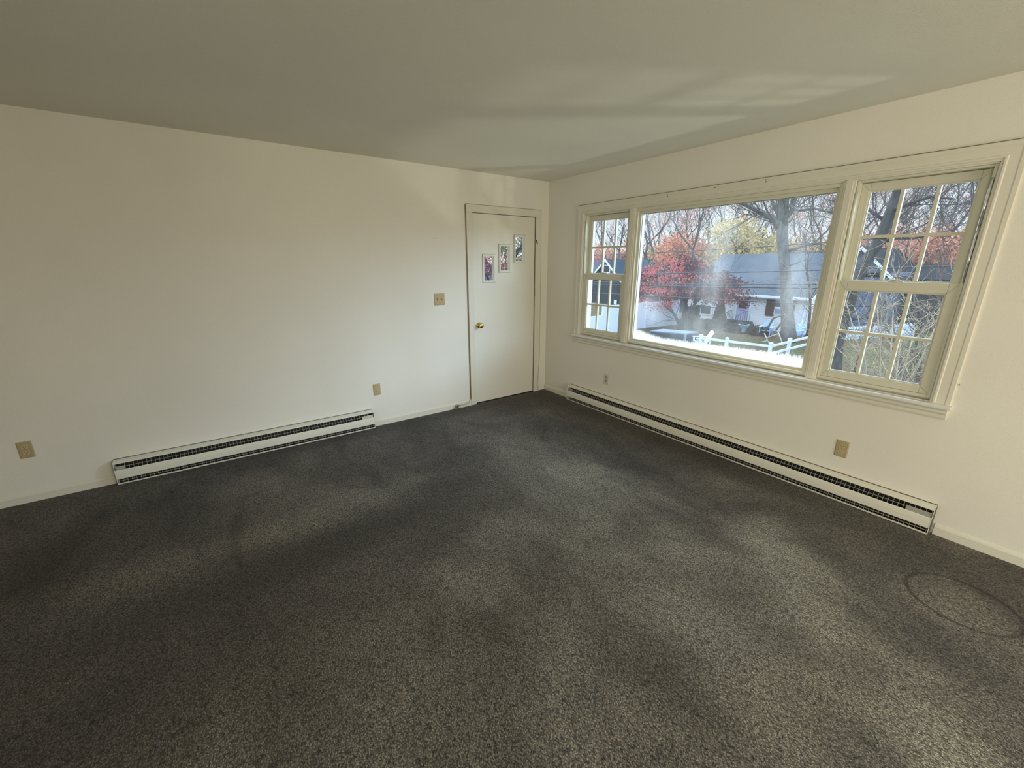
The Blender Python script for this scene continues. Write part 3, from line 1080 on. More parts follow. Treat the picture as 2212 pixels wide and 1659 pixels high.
def bare_proto(h, r, m, leafmat=None, per=0, depth=5):
    root = empty('bare_tree', (0, 0, 0), '', '')
    b, tips = MB(), []
    p, rr = [Vector((0, 0, 0))], [r]
    d = Vector((0, 0, 1))
    hh = h * rng.uniform(.28, .38)
    for i in range(4):
        d = (d + Vector(rng.normal(0, .05, 3))).normalized()
        p.append(p[-1] + d * hh / 4)
        rr.append(r * (1 - .08 * (i + 1)))
    b.tube(p, rr, 7)
    for k in range(int(rng.integers(2, 4))):
        grow(b, tips, p[-1], rand_dir(d, rng.uniform(.15, .5)), h * .22, rr[-1] * .75, depth - 1, .10, .08, (2, 2), (.25, .6), (.68, .88), .009, 5)
    for k in (2, 3):
        grow(b, tips, p[k], rand_dir(d, .9), h * .16, r * .3, depth - 3, .14, .12, (2, 2), (.3, .6), (.65, .85), .009, 4)
    b.build('trunk', m, root)
    if leafmat:
        leaves([t for t in tips if rng.random() < .6], per, .35, .12).build('foliage', leafmat, root)
    return root


def place(first, root, loc, rz, sc, label, cat, group=None):
    o = root if first else copy_tree(root)
    o.location = loc
    o.rotation_euler = (0, 0, rz)
    o.scale = (sc, sc, sc)
    tag(o, label, cat, group)
    if group is None and 'group' in o:
        del o['group']
    return o


# bare woods behind the houses
protos = [bare_proto(17, .20, WOODS), bare_proto(15, .17, WOODS, PNK, 3), bare_proto(18, .22, WOODS), bare_proto(16, .16, WOODS2, ORG, 3), bare_proto(14, .15, WOODS2)]
lab = ['bare grey woodland tree behind the houses', 'bare tree with scattered russet leaves behind the houses', 'tall bare grey woodland tree behind the houses',
       'brown barked tree with scattered orange leaves behind the houses', 'slim brown bare tree behind the houses']
grp = ['bare grey woodland trees', 'sparsely russet woodland trees', 'tall bare woodland trees', 'sparsely orange woodland trees', 'slim brown woodland trees']
used = [False] * 5
k = 0
ORD = ['', 'second ', 'third ', 'fourth ', 'fifth ', 'sixth ']
ZONES = [(1358, 'seen through the window nearest the corner'), (1485, 'above the dark house roof'), (1562, 'between red maple and white house'),
         (1690, 'above the white house roof'), (1815, 'right of the big oak'), (1935, 'in the left panes of the right window'), (9999, 'in the right panes of the right window')]
seen = {}


def which(kind, u):
    z = next(t for lim, t in ZONES if u < lim)
    if u > 2150:
        z = 'outside the frame'
    n = seen[(kind, z)] = seen.get((kind, z), 0) + 1
    return '%s %s, %s from the left' % (kind, z, ['first', 'second', 'third', 'fourth', 'fifth', 'sixth', 'seventh', 'eighth', 'ninth'][n - 1])


lab = ['bare grey woodland tree', 'bare russet-flecked tree', 'tall bare grey tree', 'brown orange-flecked tree', 'slim brown bare tree']
for u in range(1262, 2130, 18):
    x = [46, 78, 58, 96, 68, 88, 51][k % 7] + rng.uniform(-3, 3)
    uu = u + rng.uniform(-5, 5)
    c = atx(uu, 567, x)
    i = k % 5
    k += 1
    place(not used[i], protos[i], (c.x, c.y, GZ), rng.uniform(0, 6.28), rng.uniform(.85, 1.1) * (.6 + x / 110), which(lab[i], uu), 'tree', grp[i])
    used[i] = True


# leafy autumn trees and undergrowth belt
def crown_proto(h, w_, m, n, size, bark=WOODS2):
    root = empty('autumn_tree', (0, 0, 0), '', '')
    b = MB()
    tips = []
    b.tube([(0, 0, 0), (.05, 0, h * .3), (0, .05, h * .7)], [.14, .10, .04], 6)
    for i in range(10):
        a = rng.uniform(0, 6.28)
        z = rng.uniform(.25, .7) * h
        e = Vector((math.cos(a) * w_ * .4, math.sin(a) * w_ * .4, z + h * .2))
        b.tube([(0, 0, z), (e.x * .5, e.y * .5, z + h * .14), e], [.05, .035, .012], 4)
    b.build('trunk', bark, root)
    cl = []
    for i in range(n // 40):
        v = rng.normal(0, 1, 3)
        v = v / np.linalg.norm(v) * rng.uniform(.25, 1) ** .5
        cl.append((Vector((v[0] * w_ * .45, v[1] * w_ * .45, h * .56 + v[2] * h * .40)), None))
    leaves(cl, 40, .38, size).build('foliage', m, root)
    return root


cr_spec = [('red orange', ORG, 7.5, 6.0, 'orange leaved understorey tree behind the houses', 'orange understorey trees'),
           ('yellow', YEL, 7.5, 6.5, 'yellow leaved understorey tree behind the white house', 'yellow understorey trees'),
           ('green', GRN, 8.5, 6.0, 'grey green understorey tree behind the white house', 'grey green understorey trees'),
           ('russet', PNK, 7.0, 6.5, 'russet leaved understorey tree in the woods', 'russet understorey trees')]
cps = [crown_proto(h, w_, m, 2600, .16) for (_, m, h, w_, _, _) in cr_spec]
usedc = [False] * 4
seq = [(1270, 46, 3), (1292, 50, 0), (1320, 47, 3), (1352, 49, 0), (1385, 51, 3), (1412, 47, 1), (1435, 50, 0), (1462, 46, 0), (1488, 48, 3), (1510, 45, 0),
       (1528, 47, 2), (1552, 50, 1), (1578, 46, 1), (1600, 49, 2), (1625, 45, 1), (1652, 48, 1), (1680, 46, 3), (1705, 49, 1), (1735, 47, 1), (1765, 46, 3), (1795, 50, 3),
       (1835, 52, 0), (1870, 49, 3), (1905, 54, 0), (1945, 50, 3), (1975, 46, 0), (2010, 44, 0), (2045, 47, 3), (2085, 45, 0)]
for (u, x, i) in seq:
    c = atx(u, 567, x)
    place(not usedc[i], cps[i], (c.x, c.y, GZ), rng.uniform(0, 6.28), rng.uniform(.85, 1.15), which(['orange leafy tree', 'yellow leafy tree', 'grey-green leafy tree', 'russet leafy tree'][i], u), 'tree', cr_spec[i][5])
    usedc[i] = True
for (u, x, i) in ((2170, 60, 0), (2240, 48, 2), (2330, 55, 1), (2440, 46, 0), (2570, 52, 2), (2740, 44, 4), (2950, 50, 0), (3250, 40, 2)):
    c = atx(u, 567, x)
    place(False, protos[i], (c.x, c.y, GZ), u * .1, 1.0, which('bare tree beyond the right edge', u), 'tree')
# tall yellow tree and tall orange tree that stand out
for (u, x, i, sc, lb) in ((1585, 41, 1, 1.25, 'tall yellow leaved tree just left of the white house roof ridge'), (1470, 38, 0, 1.05, 'bright orange tree rising behind the red maple')):
    c = atx(u, 567, x)
    place(False, cps[i], (c.x, c.y, GZ), 1.0, sc, lb, 'tree')
# slender grey trees standing between the houses
for (u, x, sc, lb, i) in ((1500, 34, .85, 'slender dark tree rising right behind the red maple', 2), (1405, 40, .95, 'forked bare tree behind the left house roof', 0),
                          (1455, 42, .9, 'thin upright bare tree left of the red maple top', 1), (1340, 41, .9, 'bare tree seen through the upper left sash', 2)):
    c = atx(u, 567, x)
    place(False, protos[i], (c.x, c.y, GZ), 2.0, sc, lb, 'tree')


# big oak in front of the white house
def limb(b, tips, path, r0, r1, sides=9, sub=4, ln=2.2, depth=3):
    sub = max(2, int(sub * .6))
    rad = [r0 + (r1 - r0) * i / (len(path) - 1) for i in range(len(path))]
    b.tube(path, rad, sides)
    for i in range(1, len(path)):
        for _ in range(sub):
            t = rng.random()
            p = path[i - 1] * (1 - t) + path[i] * t
            d = (path[i] - path[i - 1]).normalized()
            grow(b, tips, p, rand_dir(d, rng.uniform(.5, 1.0)), ln * rng.uniform(.6, 1.1), min(.045, rad[i] * .34), depth, .16, .06, (2, 2), (.3, .7), (.62, .85), .006, 5)


OX = 24.5
base = atx(1703, 742, OX)
oak = empty('oak_tree', (base.x, base.y, GZ), 'large grey barked oak tree in front of the white house', 'tree')
b, tips = MB(), []
tr = [Vector((base.x, base.y, GZ))] + [atx(u, v, OX) for (u, v) in ((1702, 700), (1699, 650), (1697, 600), (1694, 560), (1690, 520), (1688, 480))]
b.tube(tr, [.46, .36, .31, .30, .29, .30, .31], 14)
b.tube([atx(1689, 490, OX), atx(1692, 455, OX), atx(1694, 420, OX), atx(1696, 370, OX), atx(1699, 300, OX)], [.30, .27, .24, .20, .12], 12)
limb(b, tips, [atx(1686, 500, OX), atx(1676, 478, OX - .3), atx(1655, 463, OX - .6), atx(1630, 452, OX - .9), atx(1607, 440, OX - 1.2), atx(1575, 415, OX - 1.5)], .20, .08, 9, 5, 2.2)
limb(b, tips, [atx(1690, 478, OX), atx(1708, 460, OX), atx(1716, 430, OX + .3), atx(1722, 390, OX + .3), atx(1727, 330, OX)], .15, .08, 8, 5, 2.4)
limb(b, tips, [atx(1703, 541, OX), atx(1722, 536, OX - .3), atx(1745, 528, OX - .6), atx(1775, 526, OX - .8)], .09, .05, 7, 4, 1.5)
limb(b, tips, [atx(1684, 470, OX), atx(1670, 440, OX), atx(1655, 405, OX), atx(1640, 360, OX)], .11, .05, 7, 5, 1.9)
limb(b, tips, [atx(1696, 440, OX), atx(1725, 455, OX - .5), atx(1760, 450, OX - 1), atx(1800, 460, OX - 1.2), atx(1840, 462, OX - 1.5)], .08, .035, 7, 5, 1.7)
limb(b, tips, [atx(1697, 400, OX), atx(1740, 412, OX - .5), atx(1790, 418, OX - 1), atx(1850, 405, OX - 1.2)], .08, .035, 7, 5, 1.8)
limb(b, tips, [atx(1700, 575, OX), atx(1722, 568, OX), atx(1742, 560, OX)], .05, .02, 6, 4, 1.2)
b.build('trunk', OAKB, oak)

# leaning dark tree seen through the right window
LX = 15.0
p0 = atx(1812, 760, LX)
lean = empty('leaning_tree', (p0.x, p0.y, GZ), 'dark leaning tree seen through the right double hung window', 'tree')
b, tips = MB(), []
pl = [Vector((p0.x, p0.y + .15, GZ))] + [atx(u, v, LX) for (u, v) in ((1801, 800), (1806, 740), (1822, 690), (1840, 632), (1862, 580), (1893, 530), (1915, 480), (1930, 440), (1948, 390))] + [atx(1962, 330, LX)]
b.tube(pl, [.30, .24, .22, .21, .19, .17, .16, .15, .14, .12, .09], 12)
limb(b, tips, [atx(1818, 695, LX), atx(1840, 690, LX), atx(1868, 686, LX), atx(1910, 688, LX + .3)], .07, .03, 7, 3, 1.2)
limb(b, tips, [atx(1915, 480, LX), atx(1880, 455, LX), atx(1850, 425, LX + .4), atx(1830, 390, LX)], .06, .02, 6, 6, 1.3)
limb(b, tips, [atx(1925, 455, LX), atx(1965, 440, LX - .4), atx(2010, 425, LX - .6), atx(2060, 430, LX)], .07, .02, 6, 7, 1.5)
limb(b, tips, [atx(1893, 530, LX), atx(1930, 515, LX), atx(1975, 515, LX - .6), atx(2040, 500, LX)], .06, .02, 6, 7, 1.4)
b.build('trunk', m_bark('leaning_bark', (0.062, 0.058, 0.056), 0.5, 9), lean)
c = atx(1905, 567, 19)
tw = place(False, protos[4], (c.x, c.y, GZ), .4, .55, 'tangled slim bare tree close behind the right window', 'tree')
c = atx(2075, 567, 21)
place(False, protos[4], (c.x, c.y, GZ), 2.4, .60, 'bare tree at the right edge of the right window', 'tree')
c = atx(1775, 567, 27)
place(False, protos[4], (c.x, c.y, GZ), 3.4, .62, 'small bare tree right of the big oak', 'tree')


# pale twiggy shrub just outside the right window
def twig_shrub(x, u0, vtop, spread_u, m, label, stems=9, top_r=.03, seedn=1):
    base = atx(u0, 900, x)
    base.z = GZ
    r_ = empty('twiggy_shrub', base, label, 'shrub')
    b, tips = MB(), []
    for i in range(stems):
        u1 = u0 + spread_u * (2 * (i + .5) / stems - 1) + rng.uniform(-12, 12)
        e = atx(u1, vtop + rng.uniform(0, 90), x + rng.uniform(-.7, .7))
        mid = base.lerp(e, .5) + Vector((0, (base.y - e.y) * .22, .25))
        path = [base, base.lerp(mid, .6), mid, mid.lerp(e, .55) + Vector((0, 0, .1)), e]
        rad = [top_r * 1.7, top_r * 1.3, top_r, top_r * .6, top_r * .25]
        b.tube(path, rad, 6)
        for j in range(2, 5):
            for _ in range(4):
                t = rng.random()
                p = path[j - 1].lerp(path[j], t)
                grow(b, tips, p, rand_dir((path[j] - path[j - 1]), rng.uniform(.5, 1.1)), rng.uniform(.35, .75), rad[j] * .5 + .003, 2, .22, .03, (2, 2), (.4, .9), (.6, .85), .0032, 4)
    b.build('stems', m, r_)
    return r_


twig_shrub(4.6, 1925, 620, 115, TWIG, 'pale twiggy bare shrub close outside the right window', 7, .018)
twig_shrub(7.5, 1985, 590, 130, TWIGD, 'greyer bare shrub behind the pale twiggy shrub', 6, .026)


# red Japanese maple
MX = 23.5
mb_ = atx(1471, 716, MX)
mp_root = empty('red_maple', (mb_.x, mb_.y, GZ), 'wide red and purple leaved maple in front of the left house', 'tree')
b, tips = MB(), []
B0 = Vector((mb_.x, mb_.y, GZ))
b.tube([B0, atx(1473, 700, MX), atx(1474, 690, MX)], [.30, .24, .22], 9)
for path in ([(1467, 700), (1460, 686), (1452, 672), (1440, 655), (1420, 635)], [(1474, 692), (1478, 670), (1484, 650), (1487, 625), (1480, 600)],
             [(1476, 690), (1490, 672), (1502, 655), (1518, 640), (1545, 622), (1575, 610)], [(1484, 665), (1476, 640), (1462, 615), (1450, 590)],
             [(1500, 655), (1505, 630), (1520, 600), (1540, 580)], [(1452, 672), (1430, 655), (1405, 640), (1385, 625)]):
    pts = [atx(u, v, MX + (i - 1) * rng.uniform(-.5, .5)) for i, (u, v) in enumerate(path)]
    limb(b, tips, pts, .12, .03, 7, 3, 1.5, 2)
b.build('trunk', DBARK, mp_root)
cl = []
outline = [(1378, 640), (1380, 600), (1400, 575), (1430, 568), (1460, 555), (1490, 556), (1530, 575), (1560, 590), (1590, 610), (1618, 640), (1600, 655), (1560, 650), (1530, 655), (1490, 640), (1450, 655), (1440, 672), (1405, 665)]


def inside(u, v, poly):
    r = False
    j = len(poly) - 1
    for i in range(len(poly)):
        (x1, y1), (x2, y2) = poly[i], poly[j]
        if (y1 > v) != (y2 > v) and u < (x2 - x1) * (v - y1) / (y2 - y1) + x1:
            r = not r
        j = i
    return r


while len(cl) < 230:
    u, v = rng.uniform(1375, 1622), rng.uniform(552, 680)
    if inside(u, v, outline):
        half = 3.6 * math.sqrt(max(0.05, 1 - ((u - 1495) / 130) ** 2))
        cl.append((atx(u, v, MX + rng.uniform(-half, half)), None))
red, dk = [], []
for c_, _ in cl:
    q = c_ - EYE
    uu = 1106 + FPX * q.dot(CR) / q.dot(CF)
    (red if rng.random() < (.75 if uu < 1475 else .18) else dk).append((c_, None))  # brighter leaves grouped left paint the sunlit side of the crown
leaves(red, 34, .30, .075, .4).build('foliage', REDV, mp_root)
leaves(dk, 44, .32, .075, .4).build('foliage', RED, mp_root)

# a second red tree glimpsed through the door lights
q = EYE + Vector((.66, 1, 0)).normalized() * 19
rt = empty('red_tree', (q.x, q.y, GZ), 'bright pink red leaved tree seen through the door lights', 'tree')
b = MB()
b.tube([(q.x, q.y, GZ), (q.x, q.y, GZ + 2), (q.x + .2, q.y, GZ + 4.5)], [.16, .12, .06], 8)
for i in range(9):
    a = i * .7
    b.tube([(q.x, q.y, GZ + 2 + .2 * i), (q.x + math.cos(a) * 1.0, q.y + math.sin(a), GZ + 3.1 + .25 * i), (q.x + math.cos(a) * 2.0, q.y + math.sin(a) * 2, GZ + 3.6 + .3 * i)], [.06, .04, .015], 5)
b.build('trunk', DBARK, rt)
leaves([(Vector((q.x + rng.normal(0, 1.5), q.y + rng.normal(0, 1.2), GZ + rng.uniform(2.4, 4.9))), None) for _ in range(70)], 46, .25, .038).build('foliage', REDV, rt)
q2 = EYE + Vector((.69, 1, 0)).normalized() * 44
place(False, cps[2], (q2.x, q2.y, GZ), 1, 1.1, 'grey green tree beyond the red tree outside the entry door', 'tree')
q2 = EYE + Vector((.60, 1, 0)).normalized() * 27
b = MB().box(q2.x - 4, q2.x + 1.0, q2.y, q2.y + 5, GZ, .9)
ho = empty('neighbour_house', (q2.x - 1.5, q2.y + 2.5, GZ), 'pale blue house glimpsed through the door lights', 'house')
b.build('wall', SIDB, ho)
MB().prism([(q2.y - .3, .9), (q2.y + 2.5, 2.6), (q2.y + 5.3, .9)], 'x', q2.x - 4.3, q2.x + 1.3).build('roof', ROOF3, ho)

# ---- shrubs by the white house


def cone_shrub(name, u, vb, vt, wpx, x, m, label, n=900, tip=0.25):
    p = atx(u, vb, x)
    top = atx(u, vt, x)
    hgt = top.z - GZ
    wd = (atx(u + wpx / 2, vb, x) - atx(u - wpx / 2, vb, x)).length
    r_ = empty(name, (p.x, p.y, GZ), label, 'shrub')
    b = MB()
    for _ in range(n):
        t = rng.random() ** .8
        rr = wd / 2 * ((1 - t) * (1 - tip) + tip) * (min(1, t * 6 + .5)) * rng.uniform(.7, 1.05)
        a = rng.uniform(0, 2 * PI)
        c = Vector((p.x + rr * math.cos(a), p.y + rr * math.sin(a), GZ + t * hgt))
        nrm = Vector((math.cos(a), math.sin(a), .5)) + Vector(rng.normal(0, .5, 3))
        aa = nrm.orthogonal().normalized()
        qq = nrm.normalized().cross(aa)
        s = .11
        b.add([c - aa * s, c - qq * s, c + aa * s, c + qq * s], [(0, 1, 2, 3)])
    MB().tube([(p.x, p.y, GZ), (p.x, p.y, GZ + hgt * .8)], [wd * .34, wd * .08], 8).build('core', m, r_)
    b.build('foliage', m, r_)


cone_shrub('cone_shrub', 1550, 712, 652, 34, 26.4, BRN, 'brown green conical shrub left of the front steps')
cone_shrub('evergreen_shrub', 1488, 722, 664, 44, 24.6, SHR, 'dark green bushy shrub behind the maple trunk', 1100, .5)
for (u, vb, vt, wp, lb) in ((1515, 722, 690, 50, 'low brown shrub under the left window of the white house'), (1583, 730, 706, 34, 'low brown shrub beside the front steps'),
                            (1640, 728, 706, 40, 'low brown shrub right of the flower urn'), (1590, 735, 716, 60, 'low straggly bush behind the rail fence')):
    cone_shrub('low_shrub', u, vb, vt, wp, 25.6, BRN, lb, 500, .7)

# ---- white house across the street
HX, HB, HE = 28.1, GZ, -.62
yl, yr = atx(1478, 700, HX).y, atx(1738.5, 700, HX).y
house = empty('white_house', (HX, (yl + yr) / 2, GZ), 'white clapboard house with blue grey roof and brown shutters', 'house')
MB().box(HX, HX + 8.4, yr, yl, HB, HE + .05).build('wall', SIDW, house)
RZ_, RXX = 2.22, 32.3
ov = .42
rf = MB()
yr2, yl2 = yr - .25, atx(1565, 549, RXX).y
ylE = yl + .3
# front slope with a hipped left end
th = .12
e0, e1 = (HX - ov, yr2, HE), (HX - ov, ylE, HE)
r0, r1 = (RXX, yr2, RZ_), (RXX, yl2, RZ_)
bk0, bk1 = (RXX + 4.6, yr2, HE), (RXX + 4.6, ylE, HE)
vs = [e0, e1, r0, r1, bk0, bk1]
vs += [(x, y, z - th) for x, y, z in vs]
rf.add(vs, [(0, 2, 3, 1), (1, 3, 5), (2, 4, 5, 3), (6, 7, 9, 8), (7, 11, 9), (8, 9, 11, 10), (0, 1, 7, 6), (1, 5, 11, 7), (5, 4, 10, 11), (0, 6, 8, 2), (2, 8, 10, 4)])
rf.build('roof', ROOF1, house)
MB().box(HX - ov - .10, HX - ov + .02, yr2, ylE, HE - .14, HE + .01).build('gutter', WHT2, house)
MB().box(HX - ov, HX, yr2, ylE, HE - .20, HE - .15).build('soffit', WHT2, house)
# right rake and gable wall triangle
MB().add([(HX - ov, yr2 - .02, HE - .05), (RXX, yr2 - .02, RZ_ - .05), (RXX, yr2 - .02, RZ_ - .3), (HX - ov, yr2 - .02, HE - .3),
          (HX - ov, yr2 - .06, HE - .05), (RXX, yr2 - .06, RZ_ - .05), (RXX, yr2 - .06, RZ_ - .3), (HX - ov, yr2 - .06, HE - .3)],
         [(0, 1, 2, 3), (7, 6, 5, 4), (0, 4, 5, 1), (1, 5, 6, 2), (2, 6, 7, 3), (3, 7, 4, 0)]).build('rake_board', WHT2, house)
MB().prism([(HX, HE), (RXX, RZ_ - .15), (HX + 8.4, HE)], 'y', yr + .01, yr + .1).build('gable', SIDW, house)


def hbox(u0, v0, u1, v1, name, m, par, d0=.0, d1=.05, x=None):
    x = HX if x is None else x
    a, c = atx(u0, v0, x), atx(u1, v1, x)
    return MB().box(x - d1, x - d0, c.y, a.y, c.z, a.z).build(name, m, par)


cb = hbox(1731, 648, 1739, 724, 'corner_board', WHT2, house, 0, .04)
p = atx(1741, 652, HX - .2)
q = atx(1729, 726, HX - .2)
MB().tube([(HX - .45, p.y, p.z + .2), (HX - .12, p.y + .02, p.z), (HX - .12, p.y + .05, GZ + .1), (HX - .3, p.y + .05, GZ + .05)], .045, 8).build('downspout', WHT2, house)
# storm door
dr_ = hbox(1592.5, 645, 1617, 698, 'door_frame', WHT2, house, 0, .05)
d2 = hbox(1595, 648, 1613.5, 697.5, 'storm_door', LILAC, house, .05, .08)
hbox(1598.5, 647.5, 1614.5, 667, 'door_pane', mat('brown_pane', (0.06, 0.035, 0.03), .3), d2, .08, .09)
hbox(1600, 669.5, 1609.5, 671, 'mail_slot', IRON, d2, .08, .10)
# right window with shutters
w1 = hbox(1672.5, 648, 1702, 682, 'window', WHT2, house, 0, .05)
hbox(1676, 650.5, 1699, 664, 'pane', DRK, w1, .05, .06)
hbox(1675, 666.5, 1698, 680, 'pane', mat('curtained_pane', (0.22, 0.25, 0.38), .3), w1, .05, .06)
hbox(1658, 646.5, 1670.5, 683, 'shutter', SHUT, house, 0, .06)
hbox(1703, 649, 1713, 686, 'shutter', SHUT, house, 0, .06)
# left window
w2 = hbox(1499, 655, 1538, 682, 'window', WHT2, house, 0, .05)
hbox(1503, 659, 1512, 678, 'pane', DRK, w2, .05, .06)
hbox(1516.5, 659, 1534, 679, 'pane', DRK, w2, .05, .06)
# steps and railing
a, c = atx(1562, 705, HX - .05), atx(1625, 705, HX - .05)
st_ = empty('front_steps', (HX - .9, (a.y + c.y) / 2, GZ), 'dark stone front steps of the white house', 'steps')
for i, (dx, hh) in enumerate(((.95, .50), (1.25, .34), (1.55, .17))):
    MB().box(HX - dx, HX - .055, c.y - .1 * i, a.y + .25 * i, GZ, GZ + hh).build('step', STONE, st_)
rl = empty('stair_railing', (HX - .7, c.y + .3, GZ + .5), 'black iron railing beside the front door', 'railing')
for (u0, u1) in ((1588, 1617), (1562, 1580)):
    pa, pb = atx(u0, 697, HX - .8), atx(u1, 697, HX - .8)
    zb, zt = GZ + .50, GZ + 1.25
    b = MB()
    n = 6
    for i in range(n + 1):
        t = i / n
        y = pa.y + (pb.y - pa.y) * t
        top = zb + (zt - zb) * min(1, .45 + t * .9)
        b.tube([(HX - .8, y, zb), (HX - .8, y, top)], .014, 5)
    b.tube([(HX - .8, pa.y, zb + (zt - zb) * .45), (HX - .8, pa.y + (pb.y - pa.y) * .6, zt), (HX - .8, pb.y, zt)], .02, 6)
    b.tube([(HX - .8, pa.y, zb + .08), (HX - .8, pb.y, zb + .08)], .014, 5)
    b.build('rail_panel', IRON, rl)
# flower urn
p = atx(1604, 724, HX - 2.4)
ur = empty('flower_urn', (p.x, p.y, GZ), 'pale blue white flower urn in front of the steps', 'urn')
MB().lathe([(.16, 0), (.14, .08), (.10, .16), (.24, .34), (.33, .52), (.36, .56), (.30, .56), (.27, .48)], (p.x, p.y, GZ), (0, 0, 1), 18).build('bowl', mat('urn_glaze', (.30, .42, .50), .5), ur)
leaves([(Vector((p.x + rng.normal(0, .1), p.y + rng.normal(0, .1), GZ + .6)), None) for _ in range(20)], 5, .06, .05).build('plants', SHR, ur)


# adirondack chairs
def adirondack(loc, rz, m, label):
    r_ = empty('adirondack_chair', (0, 0, 0), label, 'chair')
    b = MB()
    for i in range(5):
        y = -.22 + .11 * i
        b.add([(.10, y - .045, .30), (.10, y + .045, .30), (.42, y + .045, 1.0 - .04 * abs(i - 2)), (.42, y - .045, 1.0 - .04 * abs(i - 2)),
               (.12, y - .045, .30), (.12, y + .045, .30), (.44, y + .045, 1.0 - .04 * abs(i - 2)), (.44, y - .045, 1.0 - .04 * abs(i - 2))],
              [(0, 1, 2, 3), (7, 6, 5, 4), (0, 4, 5, 1), (1, 5, 6, 2), (2, 6, 7, 3), (3, 7, 4, 0)])
    b.build('backrest', m, r_)
    b = MB()
    for i in range(5):
        x = -.42 + .11 * i
        b.box(x, x + .095, -.28, .28, .36 - .03 * i, .385 - .03 * i)
    b.build('seat', m, r_)
    for s in (-1, 1):
        MB().box(-.46, -.37, s * .30 - .02, s * .30 + .02, 0, .58).build('leg', m, r_)
        MB().box(.20, .28, s * .30 - .02, s * .30 + .02, 0, .60).build('leg', m, r_)
        MB().box(-.50, .32, s * .33 - .07, s * .33 + .07, .58, .605).build('armrest', m, r_)
    r_.location = loc
    r_.rotation_euler = (0, 0, rz)


PB = mat('pale_blue_chair', (.30, .44, .66), .5)
p = atz(1655, 722)
adirondack((25.6, atx(1655, 715, 25.6).y, GZ), .2, PB, 'pale blue garden chair left of the big oak trunk')
adirondack((25.6, atx(1719, 715, 25.6).y, GZ), -.3, PB, 'pale blue garden chair right of the big oak trunk')
CHP = atz(1517, 752)
adirondack((CHP.x, CHP.y, GZ), -.7, WHT, 'white slatted garden chair at the left end of the rail fence')

# swing seat frame with a dark canopy frame on pale legs
SX = 22.6
sw = empty('swing_frame', (SX, atx(1672, 740, SX).y, GZ), 'tilted timber swing frame left of the big oak trunk', 'swing frame')
b = MB()
b.tube([atx(1653, 717, SX), atx(1663, 700, SX), atx(1671, 687, SX), atx(1697, 679, SX - .3), atx(1688, 697, SX - .3), atx(1676, 714, SX - .2)], .055, 6)
b.build('canopy_frame', TIMBER, sw)
b = MB()
b.tube([atx(1651, 720, SX), atx(1656, 731, SX), atx(1661, 743, SX)], .03, 6)
b.tube([atx(1679, 713, SX), atx(1686, 731, SX), atx(1692, 748, SX)], .03, 6)
b.tube([atx(1656, 730, SX), atx(1681, 721, SX)], .03, 6)
b.tube([atx(1646, 739, SX), atx(1657, 736, SX)], .03, 6)
b.build('support_legs', PALEW, sw)

# rail fence
FP = [atz(u, v) for (u, v) in ((1508, 758), (1566, 766), (1659, 779), (1700, 767.5))]
FP = [Vector((p.x, p.y, GZ)) for p in FP]
FP[0] = FP[1] + (FP[1] - FP[2]) * .66
dv = (FP[3] - FP[2])
FP.append(FP[3] + (FP[3] - FP[2]) * 1.35)
FP.append(FP[4] + (FP[3] - FP[2]) * 1.35)
fe = empty('rail_fence', FP[2], 'white two rail fence with a corner post in front of the lawn', 'fence')
for p in FP:
    b = MB().box(p.x - .065, p.x + .065, p.y - .065, p.y + .065, GZ, GZ + .84)
    po = b.build('post', WHT, fe)
    c = MB().box(p.x - .08, p.x + .08, p.y - .08, p.y + .08, GZ + .84, GZ + .87)
    c.add([(p.x - .07, p.y - .07, GZ + .87), (p.x + .07, p.y - .07, GZ + .87), (p.x + .07, p.y + .07, GZ + .87), (p.x - .07, p.y + .07, GZ + .87), (p.x, p.y, GZ + .92)],
          [(0, 1, 4), (1, 2, 4), (2, 3, 4), (3, 0, 4)])
    c.build('post_cap', WHT, po)
for i in range(len(FP) - 1):
    a, c = FP[i], FP[i + 1]
    d = (c - a).normalized()
    s = Vector((-d.y, d.x, 0)) * .022
    for z in (.70, .32):
        vs = [q + Vector((0, 0, zz)) for q in (a - s, a + s, c + s, c - s) for zz in (z - .055, z + .055)]
        MB().add(vs, [(0, 2, 3, 1), (4, 6, 7, 5), (0, 1, 7, 6), (2, 4, 5, 3), (1, 3, 5, 7), (0, 6, 4, 2)]).build('rail', WHT, fe)

# privacy fence (solid white panels) left of the maple
pts = [atz(1461, 702), atz(1392, 709), atz(1345, 716), atz(1300, 722), atz(1262, 728)]
pv = empty('privacy_fence', (pts[1].x, pts[1].y, GZ), 'tall solid white vinyl fence left of the red maple', 'fence')
for i, p in enumerate(pts):
    hgt = 1.85 if i < 4 else 1.3
    MB().box(p.x - .07, p.x + .07, p.y - .07, p.y + .07, GZ, GZ + hgt + .05).build('post', WHT, pv)
    if i:
        a = pts[i - 1]
        d = (p - a).normalized()
        s = Vector((-d.y, d.x, 0)) * .02
        hh = 1.85 if i < 4 else 1.25
        vs = [Vector((q.x, q.y, zz)) for q in (a - s, a + s, p + s, p - s) for zz in (GZ + .03, GZ + hh)]
        MB().add(vs, [(0, 2, 3, 1), (4, 6, 7, 5), (0, 1, 7, 6), (2, 4, 5, 3), (1, 3, 5, 7), (0, 6, 4, 2)]).build('fence_panel', WHT, pv)

